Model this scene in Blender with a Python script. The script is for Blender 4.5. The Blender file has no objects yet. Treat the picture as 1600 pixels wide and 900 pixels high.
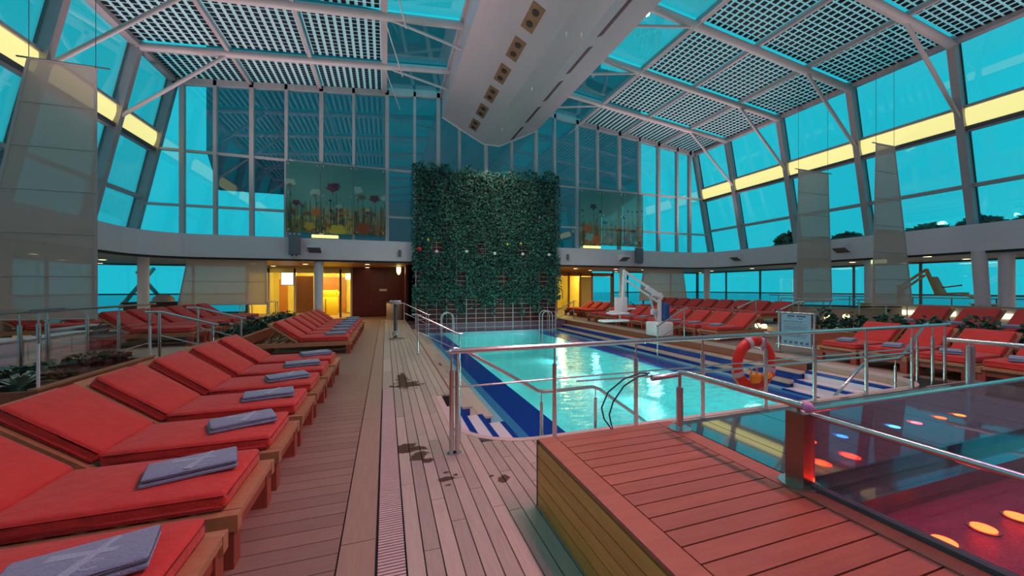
import bpy, bmesh, math, random
from mathutils import Vector, Matrix
random.seed(7)
R = math.radians
scn = bpy.context.scene
COL = scn.collection

# ------------------------------------------------------------------ camera
F = 587.0
YAW = math.atan2(197, 587)
EYE = 1.6
cd = bpy.data.cameras.new('camera')
cd.sensor_width = 36.0
cd.lens = 36.0 * F / 1600.0
cd.clip_start = 0.05
cd.clip_end = 6000
cam = bpy.data.objects.new('camera', cd)
cam.location = (0, 0, EYE)
cam.rotation_euler = (R(90), 0, -YAW)
COL.objects.link(cam)
scn.camera = cam

# ------------------------------------------------------------------ sky, exposure
w = bpy.data.worlds.new('dusk_sky')
scn.world = w
w.use_nodes = True
nt = w.node_tree
for n in list(nt.nodes):
    nt.nodes.remove(n)
out = nt.nodes.new('ShaderNodeOutputWorld')
bg = nt.nodes.new('ShaderNodeBackground')
tc = nt.nodes.new('ShaderNodeTexCoord')
nz = nt.nodes.new('ShaderNodeTexNoise')
nz.inputs['Scale'].default_value = 1.6
nz.inputs['Detail'].default_value = 3
rp = nt.nodes.new('ShaderNodeValToRGB')
rp.color_ramp.elements[0].position = 0.3
rp.color_ramp.elements[0].color = (0.012, 0.47, 0.62, 1)
rp.color_ramp.elements[1].position = 0.7
rp.color_ramp.elements[1].color = (0.022, 0.58, 0.70, 1)
nt.links.new(tc.outputs['Generated'], nz.inputs['Vector'])
nt.links.new(nz.outputs['Fac'], rp.inputs['Fac'])
nt.links.new(rp.outputs['Color'], bg.inputs['Color'])
bg.inputs['Strength'].default_value = 1.0
nt.links.new(bg.outputs['Background'], out.inputs['Surface'])
vs = scn.view_settings
vs.view_transform = 'Standard'
vs.look = 'None'
vs.exposure = 0.0
vs.gamma = 1.0
vs.use_curve_mapping = False
scn.cycles.transparent_max_bounces = 32

# lamps of the hall and added fill lights: energies in one place
BEAM_FILL_W = 90.0
BEAM_FILL_COL = (1.0, 0.72, 0.58)
STAGE_FILL_W = 8.0
STAGE_FILL_COL = (1.0, 0.10, 0.35)
DOWNLIGHT_W = 9.0
PINK_FILL_W = 85.0
FLOOD_W = 800.0
LOBBY_W = 160.0
POOL_LAMP_W = 36.0

# ------------------------------------------------------------------ helpers
def ray(px, py):
    o = (px - 800) / F
    s, c = math.sin(YAW), math.cos(YAW)
    return Vector((s + c * o, c - s * o, (450 - py) / F))

def atZ(px, py, z=0.0):
    v = ray(px, py)
    return v * ((z - EYE) / v.z) + Vector((0, 0, EYE))

def atY(px, py, y):
    v = ray(px, py)
    return v * (y / v.y) + Vector((0, 0, EYE))

def atX(px, py, x):
    v = ray(px, py)
    return v * (x / v.x) + Vector((0, 0, EYE))

CXM = 4.8                    # the hall's centre line
def mx(x):
    return 2 * CXM - x

class MB:
    def __init__(self):
        self.v, self.f, self.s = [], [], []
    def add(self, vs_, fs_, smooth=False):
        b = len(self.v)
        self.v += [tuple(p) for p in vs_]
        self.f += [tuple(b + i for i in q) for q in fs_]
        self.s += [smooth] * len(fs_)
        return self
    def box(self, a, b):
        x0, y0, z0 = (min(a[i], b[i]) for i in range(3))
        x1, y1, z1 = (max(a[i], b[i]) for i in range(3))
        return self.add([(x0, y0, z0), (x1, y0, z0), (x1, y1, z0), (x0, y1, z0), (x0, y0, z1), (x1, y0, z1), (x1, y1, z1), (x0, y1, z1)],
                        [(0, 3, 2, 1), (4, 5, 6, 7), (0, 1, 5, 4), (1, 2, 6, 5), (2, 3, 7, 6), (3, 0, 4, 7)])
    def bar(self, p, q, wd, dp, up=(0, 0, 1)):
        p, q = Vector(p), Vector(q)
        d = (q - p).normalized()
        u = Vector(up)
        s = d.cross(u)
        if s.length < 1e-4:
            s = d.cross(Vector((1, 0, 0)))
        s.normalize()
        u = s.cross(d).normalized()
        vs_ = []
        for c in (p, q):
            for a, b in ((-1, -1), (1, -1), (1, 1), (-1, 1)):
                vs_.append(c + s * (a * wd / 2) + u * (b * dp / 2))
        return self.add(vs_, [(0, 3, 2, 1), (4, 5, 6, 7), (0, 1, 5, 4), (1, 2, 6, 5), (2, 3, 7, 6), (3, 0, 4, 7)])
    def tube(self, pts, r, n=8, cap=True):
        pts = [Vector(p) for p in pts]
        m = len(pts)
        rs = r if isinstance(r, (list, tuple)) else [r] * m
        d0 = (pts[1] - pts[0]).normalized()
        ref = Vector((0, 0, 1)) if abs(d0.z) < 0.9 else Vector((1, 0, 0))
        s = d0.cross(ref).normalized()
        vs_ = []
        for i, p in enumerate(pts):
            if i == 0:
                d = pts[1] - pts[0]
            elif i == m - 1:
                d = pts[-1] - pts[-2]
            else:
                d = (pts[i + 1] - p).normalized() + (p - pts[i - 1]).normalized()
            d.normalize()
            s = (s - d * s.dot(d)).normalized()
            u = d.cross(s)
            for k in range(n):
                a = 2 * math.pi * k / n
                vs_.append(p + (s * math.cos(a) + u * math.sin(a)) * rs[i])
        fs_ = []
        for i in range(m - 1):
            for k in range(n):
                k2 = (k + 1) % n
                fs_.append((i * n + k, i * n + k2, (i + 1) * n + k2, (i + 1) * n + k))
        self.add(vs_, fs_, True)
        if cap:
            self.add([vs_[k] for k in range(n)], [tuple(reversed(range(n)))])
            self.add([vs_[(m - 1) * n + k] for k in range(n)], [tuple(range(n))])
        return self
    def disc(self, c, r, h, n=16):
        c = Vector(c)
        return self.tube([c, c + Vector((0, 0, h))], r, n)
    def slab(self, q, t):
        q = [Vector(p) for p in q]
        nrm = (q[1] - q[0]).cross(q[-1] - q[0]).normalized() * (t / 2)
        k = len(q)
        vs_ = [p - nrm for p in q] + [p + nrm for p in q]
        fs_ = [tuple(reversed(range(k))), tuple(range(k, 2 * k))]
        for i in range(k):
            j = (i + 1) % k
            fs_.append((i, j, k + j, k + i))
        return self.add(vs_, fs_)
    def prism(self, poly, z0, z1):
        k = len(poly)
        vs_ = [(x, y, z0) for x, y in poly] + [(x, y, z1) for x, y in poly]
        fs_ = [tuple(reversed(range(k))), tuple(range(k, 2 * k))]
        for i in range(k):
            j = (i + 1) % k
            fs_.append((i, j, k + j, k + i))
        return self.add(vs_, fs_)
    def lathe(self, prof, c=(0, 0, 0), n=20):
        c = Vector(c)
        vs_, fs_ = [], []
        for r, z in prof:
            for k in range(n):
                a = 2 * math.pi * k / n
                vs_.append(c + Vector((r * math.cos(a), r * math.sin(a), z)))
        for i in range(len(prof) - 1):
            for k in range(n):
                k2 = (k + 1) % n
                fs_.append((i * n + k, i * n + k2, (i + 1) * n + k2, (i + 1) * n + k))
        return self.add(vs_, fs_, True)
    def mesh(self, name, mat):
        me = bpy.data.meshes.new(name)
        me.from_pydata(self.v, [], self.f)
        me.polygons.foreach_set('use_smooth', self.s)
        if mat:
            me.materials.append(mat)
        me.update()
        return me

def rbox(size, r=0.02, seg=2, mat=None, name='rounded', center=(0, 0, 0), puff=0.0, sub=0):
    bm = bmesh.new()
    bmesh.ops.create_cube(bm, size=1)
    for v in bm.verts:
        v.co = Vector((v.co.x * size[0], v.co.y * size[1], v.co.z * size[2]))
    if sub:
        bmesh.ops.subdivide_edges(bm, edges=bm.edges[:], cuts=sub, use_grid_fill=True)
        for v in bm.verts:
            fx, fy = 2 * v.co.x / size[0], 2 * v.co.y / size[1]
            if v.co.z > 0:
                v.co.z += puff * (1 - fx ** 4) * (1 - fy ** 4)
        ed = [e for e in bm.edges if len(e.link_faces) == 2 and e.calc_face_angle(0) > R(50)]
    else:
        ed = bm.edges[:]
    bmesh.ops.bevel(bm, geom=ed, offset=r, segments=seg, affect='EDGES', profile=0.5)
    for v in bm.verts:
        v.co += Vector(center)
    for f in bm.faces:
        f.smooth = True
    me = bpy.data.meshes.new(name)
    bm.to_mesh(me)
    bm.free()
    if mat:
        me.materials.append(mat)
    return me

def link(name, me, parent=None, loc=None, rot=None, scale=None):
    o = bpy.data.objects.new(name, me)
    COL.objects.link(o)
    if parent is not None:
        o.parent = parent
    if loc is not None:
        o.location = loc
    if rot is not None:
        o.rotation_euler = rot
    if scale is not None:
        o.scale = scale
    return o

def tag(o, label=None, cat=None, group=None, kind=None):
    if label: o['label'] = label
    if cat: o['category'] = cat
    if group: o['group'] = group
    if kind: o['kind'] = kind
    return o

def thing(name, label, cat, loc=(0, 0, 0), rz=0.0, group=None):
    o = bpy.data.objects.new(name, None)
    COL.objects.link(o)
    o.empty_display_size = 0.1
    o.location = loc
    o.rotation_euler = (0, 0, rz)
    return tag(o, label, cat, group)

def part(name, mb, mat, parent, world=False, label=None, kind=None):
    """one mesh, child of parent; world=True when the vertices are in scene metres"""
    me = mb.mesh(name, mat) if isinstance(mb, MB) else mb
    o = link(name, me, parent)
    if world and parent is not None:
        l = Vector(parent.location)
        p = parent
        while p.parent is not None:
            p = p.parent
            l += Vector(p.location)
        o.location = -l
    if label: o['label'] = label
    if kind: o['kind'] = kind
    return o

def struct(name, mb=None, mat=None, parent=None, label=None):
    o = link(name, mb.mesh(name, mat) if mb else None, parent)
    o['kind'] = 'structure'
    if label: o['label'] = label
    return o

def one(name, mb, mat, label, cat, group=None, loc=None):
    """a thing that is a single mesh; origin moved to its base"""
    vs_ = mb.v
    cx = sum(p[0] for p in vs_) / len(vs_)
    cy = sum(p[1] for p in vs_) / len(vs_)
    cz = min(p[2] for p in vs_)
    mb.v = [(p[0] - cx, p[1] - cy, p[2] - cz) for p in vs_]
    o = link(name, mb.mesh(name, mat), None, (cx, cy, cz))
    return tag(o, label, cat, group)

def copy_tree(o, parent=None):
    c = o.copy()
    COL.objects.link(c)
    c.parent = parent
    for ch in list(o.children):
        copy_tree(ch, c)
    return c

ORD = ['first', 'second', 'third', 'fourth', 'fifth', 'sixth', 'seventh', 'eighth', 'ninth', 'tenth', 'eleventh', 'twelfth', 'thirteenth', 'fourteenth', 'fifteenth', 'sixteenth']

# ------------------------------------------------------------------ materials
def mat(name, col, rough=0.5, metal=0.0, spec=0.5, noise=None, bump=None, emit=None, strength=1.0, coat=0.0, rnd=0.0, sheen=0.0):
    """noise = (scale vector, amount, second colour); bump = (scale, strength)"""
    m = bpy.data.materials.new(name)
    m.use_nodes = True
    t = m.node_tree
    b = t.nodes['Principled BSDF']
    b.inputs['Base Color'].default_value = (*col, 1)
    b.inputs['Roughness'].default_value = rough
    b.inputs['Metallic'].default_value = metal
    b.inputs['Specular IOR Level'].default_value = spec
    b.inputs['Coat Weight'].default_value = coat
    b.inputs['Sheen Weight'].default_value = sheen
    geo = t.nodes.new('ShaderNodeNewGeometry')
    colsock = None
    if noise:
        mp = t.nodes.new('ShaderNodeMapping')
        mp.inputs['Scale'].default_value = noise[0]
        t.links.new(geo.outputs['Position'], mp.inputs['Vector'])
        n = t.nodes.new('ShaderNodeTexNoise')
        n.inputs['Scale'].default_value = 1.0
        n.inputs['Detail'].default_value = 6
        n.inputs['Roughness'].default_value = 0.6
        if rnd:
            oi = t.nodes.new('ShaderNodeObjectInfo')
            mu = t.nodes.new('ShaderNodeVectorMath')
            mu.operation = 'SCALE'
            cx = t.nodes.new('ShaderNodeCombineXYZ')
            t.links.new(oi.outputs['Random'], cx.inputs[0])
            t.links.new(oi.outputs['Random'], cx.inputs[1])
            mu.inputs['Scale'].default_value = 40
            t.links.new(cx.outputs[0], mu.inputs[0])
            t.links.new(mu.outputs[0], mp.inputs['Location'])
        t.links.new(mp.outputs['Vector'], n.inputs['Vector'])
        r = t.nodes.new('ShaderNodeValToRGB')
        r.color_ramp.elements[0].position = 0.5 - noise[1]
        r.color_ramp.elements[0].color = (*col, 1)
        r.color_ramp.elements[1].position = 0.5 + noise[1]
        r.color_ramp.elements[1].color = (*noise[2], 1)
        t.links.new(n.outputs['Fac'], r.inputs['Fac'])
        colsock = r.outputs['Color']
        if rnd:
            hs = t.nodes.new('ShaderNodeHueSaturation')
            mr = t.nodes.new('ShaderNodeMapRange')
            mr.inputs['To Min'].default_value = 1 - rnd
            mr.inputs['To Max'].default_value = 1 + rnd
            t.links.new(oi.outputs['Random'], mr.inputs['Value'])
            t.links.new(mr.outputs['Result'], hs.inputs['Value'])
            t.links.new(colsock, hs.inputs['Color'])
            colsock = hs.outputs['Color']
        t.links.new(colsock, b.inputs['Base Color'])
    if bump:
        n2 = t.nodes.new('ShaderNodeTexNoise')
        n2.inputs['Scale'].default_value = bump[0]
        n2.inputs['Detail'].default_value = 4
        t.links.new(geo.outputs['Position'], n2.inputs['Vector'])
        bp = t.nodes.new('ShaderNodeBump')
        bp.inputs['Strength'].default_value = bump[1]
        bp.inputs['Distance'].default_value = 0.02
        t.links.new(n2.outputs['Fac'], bp.inputs['Height'])
        t.links.new(bp.outputs['Normal'], b.inputs['Normal'])
    if emit:
        b.inputs['Emission Color'].default_value = (*emit, 1)
        b.inputs['Emission Strength'].default_value = strength
    m['colsock'] = 1 if colsock else 0
    return m

def glass(name, tint=(0.9, 0.97, 0.97), refl=0.06, rough=0.0, grazing=0.6, bumps=0.0):
    m = bpy.data.materials.new(name)
    m.use_nodes = True
    t = m.node_tree
    for n in list(t.nodes):
        t.nodes.remove(n)
    o = t.nodes.new('ShaderNodeOutputMaterial')
    tr = t.nodes.new('ShaderNodeBsdfTransparent')
    tr.inputs['Color'].default_value = (*tint, 1)
    gl = t.nodes.new('ShaderNodeBsdfGlossy')
    gl.inputs['Roughness'].default_value = rough
    gl.inputs['Color'].default_value = (1, 1, 1, 1)
    lw = t.nodes.new('ShaderNodeLayerWeight')
    lw.inputs['Blend'].default_value = 0.25
    mr = t.nodes.new('ShaderNodeMapRange')
    mr.inputs['To Min'].default_value = refl
    mr.inputs['To Max'].default_value = grazing
    mix = t.nodes.new('ShaderNodeMixShader')
    t.links.new(lw.outputs['Fresnel'], mr.inputs['Value'])
    t.links.new(mr.outputs['Result'], mix.inputs['Fac'])
    t.links.new(tr.outputs[0], mix.inputs[1])
    t.links.new(gl.outputs[0], mix.inputs[2])
    t.links.new(mix.outputs[0], o.inputs['Surface'])
    if bumps:
        geo = t.nodes.new('ShaderNodeNewGeometry')
        mp = t.nodes.new('ShaderNodeMapping')
        mp.inputs['Scale'].default_value = (1.3, 2.6, 1)
        t.links.new(geo.outputs['Position'], mp.inputs['Vector'])
        n = t.nodes.new('ShaderNodeTexNoise')
        n.inputs['Scale'].default_value = 2.2
        n.inputs['Detail'].default_value = 3
        t.links.new(mp.outputs['Vector'], n.inputs['Vector'])
        bp = t.nodes.new('ShaderNodeBump')
        bp.inputs['Strength'].default_value = bumps
        bp.inputs['Distance'].default_value = 0.08
        t.links.new(n.outputs['Fac'], bp.inputs['Height'])
        t.links.new(bp.outputs['Normal'], gl.inputs['Normal'])
        t.links.new(bp.outputs['Normal'], lw.inputs['Normal'])
    return m

def veil(name, col, through, trans=0.4):
    """woven shade cloth: part open, part diffuse / translucent thread"""
    m = bpy.data.materials.new(name)
    m.use_nodes = True
    t = m.node_tree
    for n in list(t.nodes):
        t.nodes.remove(n)
    o = t.nodes.new('ShaderNodeOutputMaterial')
    tr = t.nodes.new('ShaderNodeBsdfTransparent')
    df = t.nodes.new('ShaderNodeBsdfDiffuse')
    tl = t.nodes.new('ShaderNodeBsdfTranslucent')
    df.inputs['Color'].default_value = (*col, 1)
    tl.inputs['Color'].default_value = (*col, 1)
    a = t.nodes.new('ShaderNodeMixShader')
    a.inputs['Fac'].default_value = trans
    t.links.new(df.outputs[0], a.inputs[1])
    t.links.new(tl.outputs[0], a.inputs[2])
    b = t.nodes.new('ShaderNodeMixShader')
    b.inputs['Fac'].default_value = 1 - through
    t.links.new(tr.outputs[0], b.inputs[1])
    t.links.new(a.outputs[0], b.inputs[2])
    t.links.new(b.outputs[0], o.inputs['Surface'])
    return m

def emitter(name, col, strength=1.0):
    m = bpy.data.materials.new(name)
    m.use_nodes = True
    b = m.node_tree.nodes['Principled BSDF']
    b.inputs['Base Color'].default_value = (*[c * 0.6 for c in col], 1)
    b.inputs['Emission Color'].default_value = (*col, 1)
    b.inputs['Emission Strength'].default_value = strength
    return m

M = {}
M['pale_teak'] = mat('pale_teak', (0.39, 0.33, 0.27), 0.6, noise=((60, 4, 60), 0.28, (0.52, 0.45, 0.37)), bump=(60, 0.1), rnd=0.14)
M['brown_teak'] = mat('brown_teak', (0.24, 0.145, 0.115), 0.5, noise=((4, 60, 60), 0.3, (0.33, 0.21, 0.165)), bump=(60, 0.1), rnd=0.10)
M['board_teak'] = mat('board_teak', (0.30, 0.20, 0.15), 0.5, noise=((60, 4, 60), 0.3, (0.38, 0.27, 0.20)), bump=(60, 0.1), rnd=0.08)
M['stage_teak'] = mat('stage_teak', (0.30, 0.075, 0.045), 0.38, noise=((3, 30, 30), 0.3, (0.44, 0.13, 0.075)), bump=(50, 0.1), rnd=0.12)
M['stage_side'] = mat('stage_side', (0.66, 0.24, 0.05), 0.45, noise=((30, 3, 30), 0.3, (0.85, 0.40, 0.10)), bump=(50, 0.1), rnd=0.12)
M['lounger_wood'] = mat('lounger_wood', (0.36, 0.14, 0.065), 0.5, noise=((12, 45, 45), 0.3, (0.50, 0.26, 0.13)), rnd=0.12)
M['lounger_leg'] = mat('lounger_leg', (0.28, 0.05, 0.03), 0.5, noise=((45, 45, 5), 0.3, (0.38, 0.09, 0.05)), rnd=0.12)
M['planter_wood'] = mat('planter_wood', (0.25, 0.07, 0.035), 0.5, noise=((40, 4, 40), 0.3, (0.36, 0.12, 0.06)), rnd=0.1)
M['caulk'] = mat('caulk', (0.02, 0.02, 0.022), 0.8, noise=((30, 30, 30), 0.3, (0.03, 0.03, 0.03)))
M['coral'] = mat('coral', (0.54, 0.026, 0.022), 0.75, noise=((7, 7, 7), 0.3, (0.66, 0.044, 0.032)), bump=(11, 0.9), sheen=0.15)
M['towel'] = mat('towel', (0.18, 0.25, 0.37), 0.95, noise=((40, 40, 40), 0.3, (0.28, 0.36, 0.50)), bump=(120, 0.6), sheen=0.3)
M['towel_mark'] = mat('towel_mark', (0.38, 0.48, 0.58), 0.95, noise=((60, 60, 60), 0.3, (0.45, 0.55, 0.64)), bump=(120, 0.6))
M['steel'] = mat('steel', (0.62, 0.60, 0.60), 0.22, 1.0, noise=((20, 20, 20), 0.3, (0.70, 0.68, 0.68)))
M['frame'] = mat('frame', (0.52, 0.49, 0.50), 0.45, noise=((3, 3, 3), 0.3, (0.60, 0.57, 0.58)))
M['frame_grey'] = mat('frame_grey', (0.40, 0.36, 0.37), 0.45, noise=((3, 3, 3), 0.3, (0.47, 0.43, 0.44)))
M['fascia'] = mat('fascia', (0.80, 0.74, 0.77), 0.5, noise=((2, 2, 2), 0.3, (0.86, 0.80, 0.83)))
M['beam'] = mat('beam', (0.40, 0.35, 0.38), 0.4, noise=((2, 0.6, 2), 0.3, (0.46, 0.41, 0.43)))
M['dark'] = mat('dark', (0.02, 0.02, 0.02), 0.6, noise=((9, 9, 9), 0.3, (0.03, 0.03, 0.03)))
M['dark_metal'] = mat('dark_metal', (0.10, 0.10, 0.11), 0.4, 0.3, noise=((9, 9, 9), 0.3, (0.13, 0.13, 0.14)))
M['soffit'] = mat('soffit', (0.50, 0.28, 0.14), 0.5, noise=((3, 30, 3), 0.3, (0.58, 0.34, 0.18)))
M['red_wood'] = mat('red_wood', (0.08, 0.011, 0.008), 0.4, noise=((4, 4, 40), 0.3, (0.14, 0.02, 0.013)), rnd=0.1)
M['terrace'] = mat('terrace', (0.42, 0.33, 0.24), 0.6, noise=((9, 9, 9), 0.3, (0.48, 0.38, 0.28)))
M['cream'] = mat('cream', (0.62, 0.56, 0.50), 0.5, noise=((4, 4, 4), 0.3, (0.68, 0.62, 0.56)))
M['lilac_panel'] = mat('lilac_panel', (0.50, 0.44, 0.50), 0.4, noise=((4, 4, 4), 0.3, (0.56, 0.50, 0.56)))
M['white'] = mat('white', (0.80, 0.78, 0.78), 0.4, noise=((8, 8, 8), 0.3, (0.85, 0.83, 0.83)))
M['blue_cover'] = mat('blue_cover', (0.015, 0.06, 0.22), 0.5, noise=((12, 12, 12), 0.3, (0.03, 0.09, 0.28)))
M['tile_dark'] = mat('tile_dark', (0.004, 0.035, 0.26), 0.18, noise=((25, 25, 25), 0.3, (0.006, 0.05, 0.33)))
M['tile_mid'] = mat('tile_mid', (0.03, 0.20, 0.42), 0.18, noise=((25, 25, 25), 0.3, (0.04, 0.24, 0.48)))
M['tile_pale'] = mat('tile_pale', (0.22, 0.50, 0.58), 0.18, noise=((25, 25, 25), 0.3, (0.28, 0.56, 0.63)))
M['tile_white'] = mat('tile_white', (0.70, 0.70, 0.74), 0.25, noise=((25, 25, 25), 0.3, (0.76, 0.76, 0.79)))
M['tile_purple'] = mat('tile_purple', (0.20, 0.10, 0.16), 0.3, noise=((12, 12, 12), 0.3, (0.26, 0.14, 0.20)))
M['coping'] = mat('coping', (0.60, 0.45, 0.42), 0.5, noise=((8, 8, 8), 0.3, (0.66, 0.52, 0.48)))
M['basin'] = mat('basin', (0.20, 0.74, 0.74), 0.5, noise=((1.5, 1.5, 1.5), 0.3, (0.26, 0.80, 0.80)))
M['cell'] = mat('cell', (0.006, 0.008, 0.012), 0.6, spec=0.2, noise=((9, 9, 9), 0.3, (0.01, 0.012, 0.018)))
M['frit'] = veil('frit', (0.97, 0.97, 0.95), 0.28, 0.55)
M['pane'] = glass('pane', (0.93, 0.985, 0.985), 0.03, 0.0, 0.45)
M['pane_far'] = glass('pane_far', (0.86, 0.96, 0.97), 0.05, 0.0, 0.4)
M['pane_rail'] = glass('pane_rail', (0.95, 0.97, 0.97), 0.02, 0.0, 0.25)
M['pane_spa'] = glass('pane_spa', (0.86, 0.80, 0.86), 0.04, 0.0, 0.4)
M['water'] = glass('water', (0.80, 0.98, 0.97), 0.03, 0.03, 0.55, bumps=0.25)
M['shade'] = veil('shade', (0.70, 0.60, 0.53), 0.30, 0.35)
M['shade_hem'] = mat('shade_hem', (0.50, 0.44, 0.42), 0.7, noise=((20, 20, 20), 0.3, (0.55, 0.49, 0.47)))
M['cove'] = emitter('cove', (1.0, 0.92, 0.36), 0.85)
M['downlight'] = emitter('downlight', (1.0, 0.78, 0.40), 6.0)
M['slab_black'] = mat('slab_black', (0.035, 0.04, 0.05), 0.06, coat=1.0, spec=1.0, noise=((6, 6, 6), 0.3, (0.05, 0.055, 0.065)))
M['spa_red_glow'] = mat('spa_red_glow', (0.20, 0.012, 0.05), 0.22, coat=0.0, noise=((6, 6, 6), 0.3, (0.32, 0.025, 0.08)), bump=(90, 0.5))  # deep red base colour stands in for lamp glow on the wet floor
M['leaf'] = mat('leaf', (0.008, 0.05, 0.038), 0.6, spec=0.25, noise=((7, 7, 7), 0.22, (0.03, 0.15, 0.11)))
M['leaf_dark'] = mat('leaf_dark', (0.01, 0.06, 0.04), 0.4, noise=((9, 9, 9), 0.25, (0.04, 0.15, 0.09)))
M['leaf_red'] = mat('leaf_red', (0.09, 0.012, 0.012), 0.45, noise=((9, 9, 9), 0.25, (0.17, 0.03, 0.025)))
M['leaf_pale'] = mat('leaf_pale', (0.28, 0.36, 0.28), 0.45, noise=((9, 9, 9), 0.25, (0.40, 0.46, 0.36)))
M['soil'] = mat('soil', (0.04, 0.025, 0.02), 0.9, noise=((20, 20, 20), 0.3, (0.06, 0.04, 0.03)))
M['ring'] = mat('ring', (0.66, 0.016, 0.01), 0.4, noise=((6, 6, 6), 0.3, (0.74, 0.025, 0.014)))
M['orange'] = mat('orange', (0.85, 0.22, 0.01), 0.45, noise=((9, 9, 9), 0.3, (0.90, 0.30, 0.02)))
M['board'] = mat('board', (0.20, 0.36, 0.46), 0.35, noise=((6, 6, 6), 0.3, (0.24, 0.40, 0.50)))
M['ink'] = mat('ink', (0.02, 0.05, 0.10), 0.5, noise=((9, 9, 9), 0.3, (0.03, 0.06, 0.12)))
M['lobby_wall'] = mat('lobby_wall', (0.78, 0.66, 0.20), 0.5, noise=((3, 3, 3), 0.3, (0.82, 0.70, 0.25)))
M['lobby_wood'] = mat('lobby_wood', (0.42, 0.15, 0.04), 0.4, noise=((12, 12, 2), 0.3, (0.50, 0.20, 0.06)))
M['lobby_yellow'] = mat('lobby_yellow', (0.80, 0.62, 0.05), 0.4, noise=((6, 6, 6), 0.3, (0.84, 0.66, 0.08)))
M['screen'] = emitter('screen', (0.75, 0.90, 1.0), 1.6)
M['lamp_warm'] = emitter('lamp_warm', (1.0, 0.80, 0.30), 4.0)
M['globe'] = emitter('globe', (1.0, 0.80, 0.35), 3.0)
M['deckhouse'] = mat('deckhouse', (0.10, 0.16, 0.19), 0.6, noise=((0.5, 0.5, 0.3), 0.3, (0.14, 0.20, 0.23)))
M['sea'] = mat('sea', (0.01, 0.22, 0.30), 0.25, noise=((0.02, 0.02, 0.02), 0.3, (0.02, 0.26, 0.34)))
M['speaker'] = mat('speaker', (0.16, 0.17, 0.20), 0.6, noise=((60, 60, 60), 0.3, (0.20, 0.21, 0.24)))
M['tan_metal'] = mat('tan_metal', (0.40, 0.30, 0.16), 0.5, noise=((9, 9, 9), 0.3, (0.46, 0.36, 0.20)))
M['hose'] = mat('hose', (0.01, 0.03, 0.06), 0.4, noise=((9, 9, 9), 0.3, (0.015, 0.04, 0.08)))
M['pink_knob'] = mat('pink_knob', (0.70, 0.20, 0.60), 0.4, noise=((40, 40, 40), 0.2, (0.85, 0.45, 0.75)))
M['beige_bin'] = mat('beige_bin', (0.62, 0.46, 0.30), 0.5, noise=((9, 9, 9), 0.3, (0.68, 0.52, 0.35)))
M['wicker'] = mat('wicker', (0.06, 0.035, 0.025), 0.7, noise=((40, 40, 40), 0.3, (0.10, 0.06, 0.04)))

# the damp stains on the pale planks have shapes of their own
def stain(m, spots):
    t = m.node_tree
    b = t.nodes['Principled BSDF']
    src = b.inputs['Base Color'].links[0].from_socket
    geo = t.nodes.new('ShaderNodeNewGeometry')
    n = t.nodes.new('ShaderNodeTexNoise')
    n.inputs['Scale'].default_value = 9
    n.inputs['Detail'].default_value = 4
    t.links.new(geo.outputs['Position'], n.inputs['Vector'])
    prev = None
    for (x, y, rx, ry) in spots:
        mp = t.nodes.new('ShaderNodeMapping')
        mp.vector_type = 'POINT'
        mp.inputs['Location'].default_value = (-x / rx, -y / ry, 0)
        mp.inputs['Scale'].default_value = (1 / rx, 1 / ry, 0)
        t.links.new(geo.outputs['Position'], mp.inputs['Vector'])
        ln = t.nodes.new('ShaderNodeVectorMath')
        ln.operation = 'LENGTH'
        t.links.new(mp.outputs['Vector'], ln.inputs[0])
        if prev is None:
            prev = ln.outputs['Value']
        else:
            mn = t.nodes.new('ShaderNodeMath')
            mn.operation = 'MINIMUM'
            t.links.new(prev, mn.inputs[0])
            t.links.new(ln.outputs['Value'], mn.inputs[1])
            prev = mn.outputs[0]
    a = t.nodes.new('ShaderNodeMath')
    a.operation = 'MULTIPLY_ADD'
    a.inputs[1].default_value = 2.4
    a.inputs[2].default_value = -1.2
    t.links.new(n.outputs['Fac'], a.inputs[0])
    s = t.nodes.new('ShaderNodeMath')
    s.operation = 'ADD'
    t.links.new(prev, s.inputs[0])
    t.links.new(a.outputs[0], s.inputs[1])
    mr = t.nodes.new('ShaderNodeMapRange')
    mr.inputs['From Min'].default_value = 1.0
    mr.inputs['From Max'].default_value = 0.75
    t.links.new(s.outputs[0], mr.inputs['Value'])
    mx_ = t.nodes.new('ShaderNodeMixRGB')
    mx_.inputs['Color2'].default_value = (0.075, 0.035, 0.02, 1)
    t.links.new(mr.outputs['Result'], mx_.inputs['Fac'])
    t.links.new(src, mx_.inputs['Color1'])
    t.links.new(mx_.outputs['Color'], b.inputs['Base Color'])

def leafy(m, c0, c1):
    t = m.node_tree
    b = t.nodes['Principled BSDF']
    g = t.nodes.new('ShaderNodeNewGeometry')
    r = t.nodes.new('ShaderNodeValToRGB')
    r.color_ramp.elements[0].color = (*c0, 1)
    r.color_ramp.elements[1].color = (*c1, 1)
    r.color_ramp.elements[0].position = .25
    t.links.new(g.outputs['Random Per Island'], r.inputs['Fac'])
    t.links.new(r.outputs['Color'], b.inputs['Base Color'])
leafy(M['leaf'], (0.006, 0.055, 0.042), (0.075, 0.28, 0.20))
leafy(M['leaf_dark'], (0.008, 0.05, 0.035), (0.06, 0.20, 0.13))

# ================================================================== THE SHELL
YF = 17.5                      # far glazed wall
YB = -6.0                      # behind the camera
RIBS = [17.5, 15.3, 12.5, 9.72, 6.92, 4.12, 1.32, -1.48, -4.28]
EAVE_X, EAVE_Z = 17.2, 9.5
SILL_X, SILL_Z = 18.45, 3.5
BEAM_X = 7.15
RIDGE_Z = 10.55
BAND_X, BAND_Z0, BAND_Z1 = 17.9, 2.78, 3.65

def roofz(x):
    x = max(x, mx(x))
    return EAVE_Z + (EAVE_X - x) / (EAVE_X - BEAM_X) * (RIDGE_Z - EAVE_Z)

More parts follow.
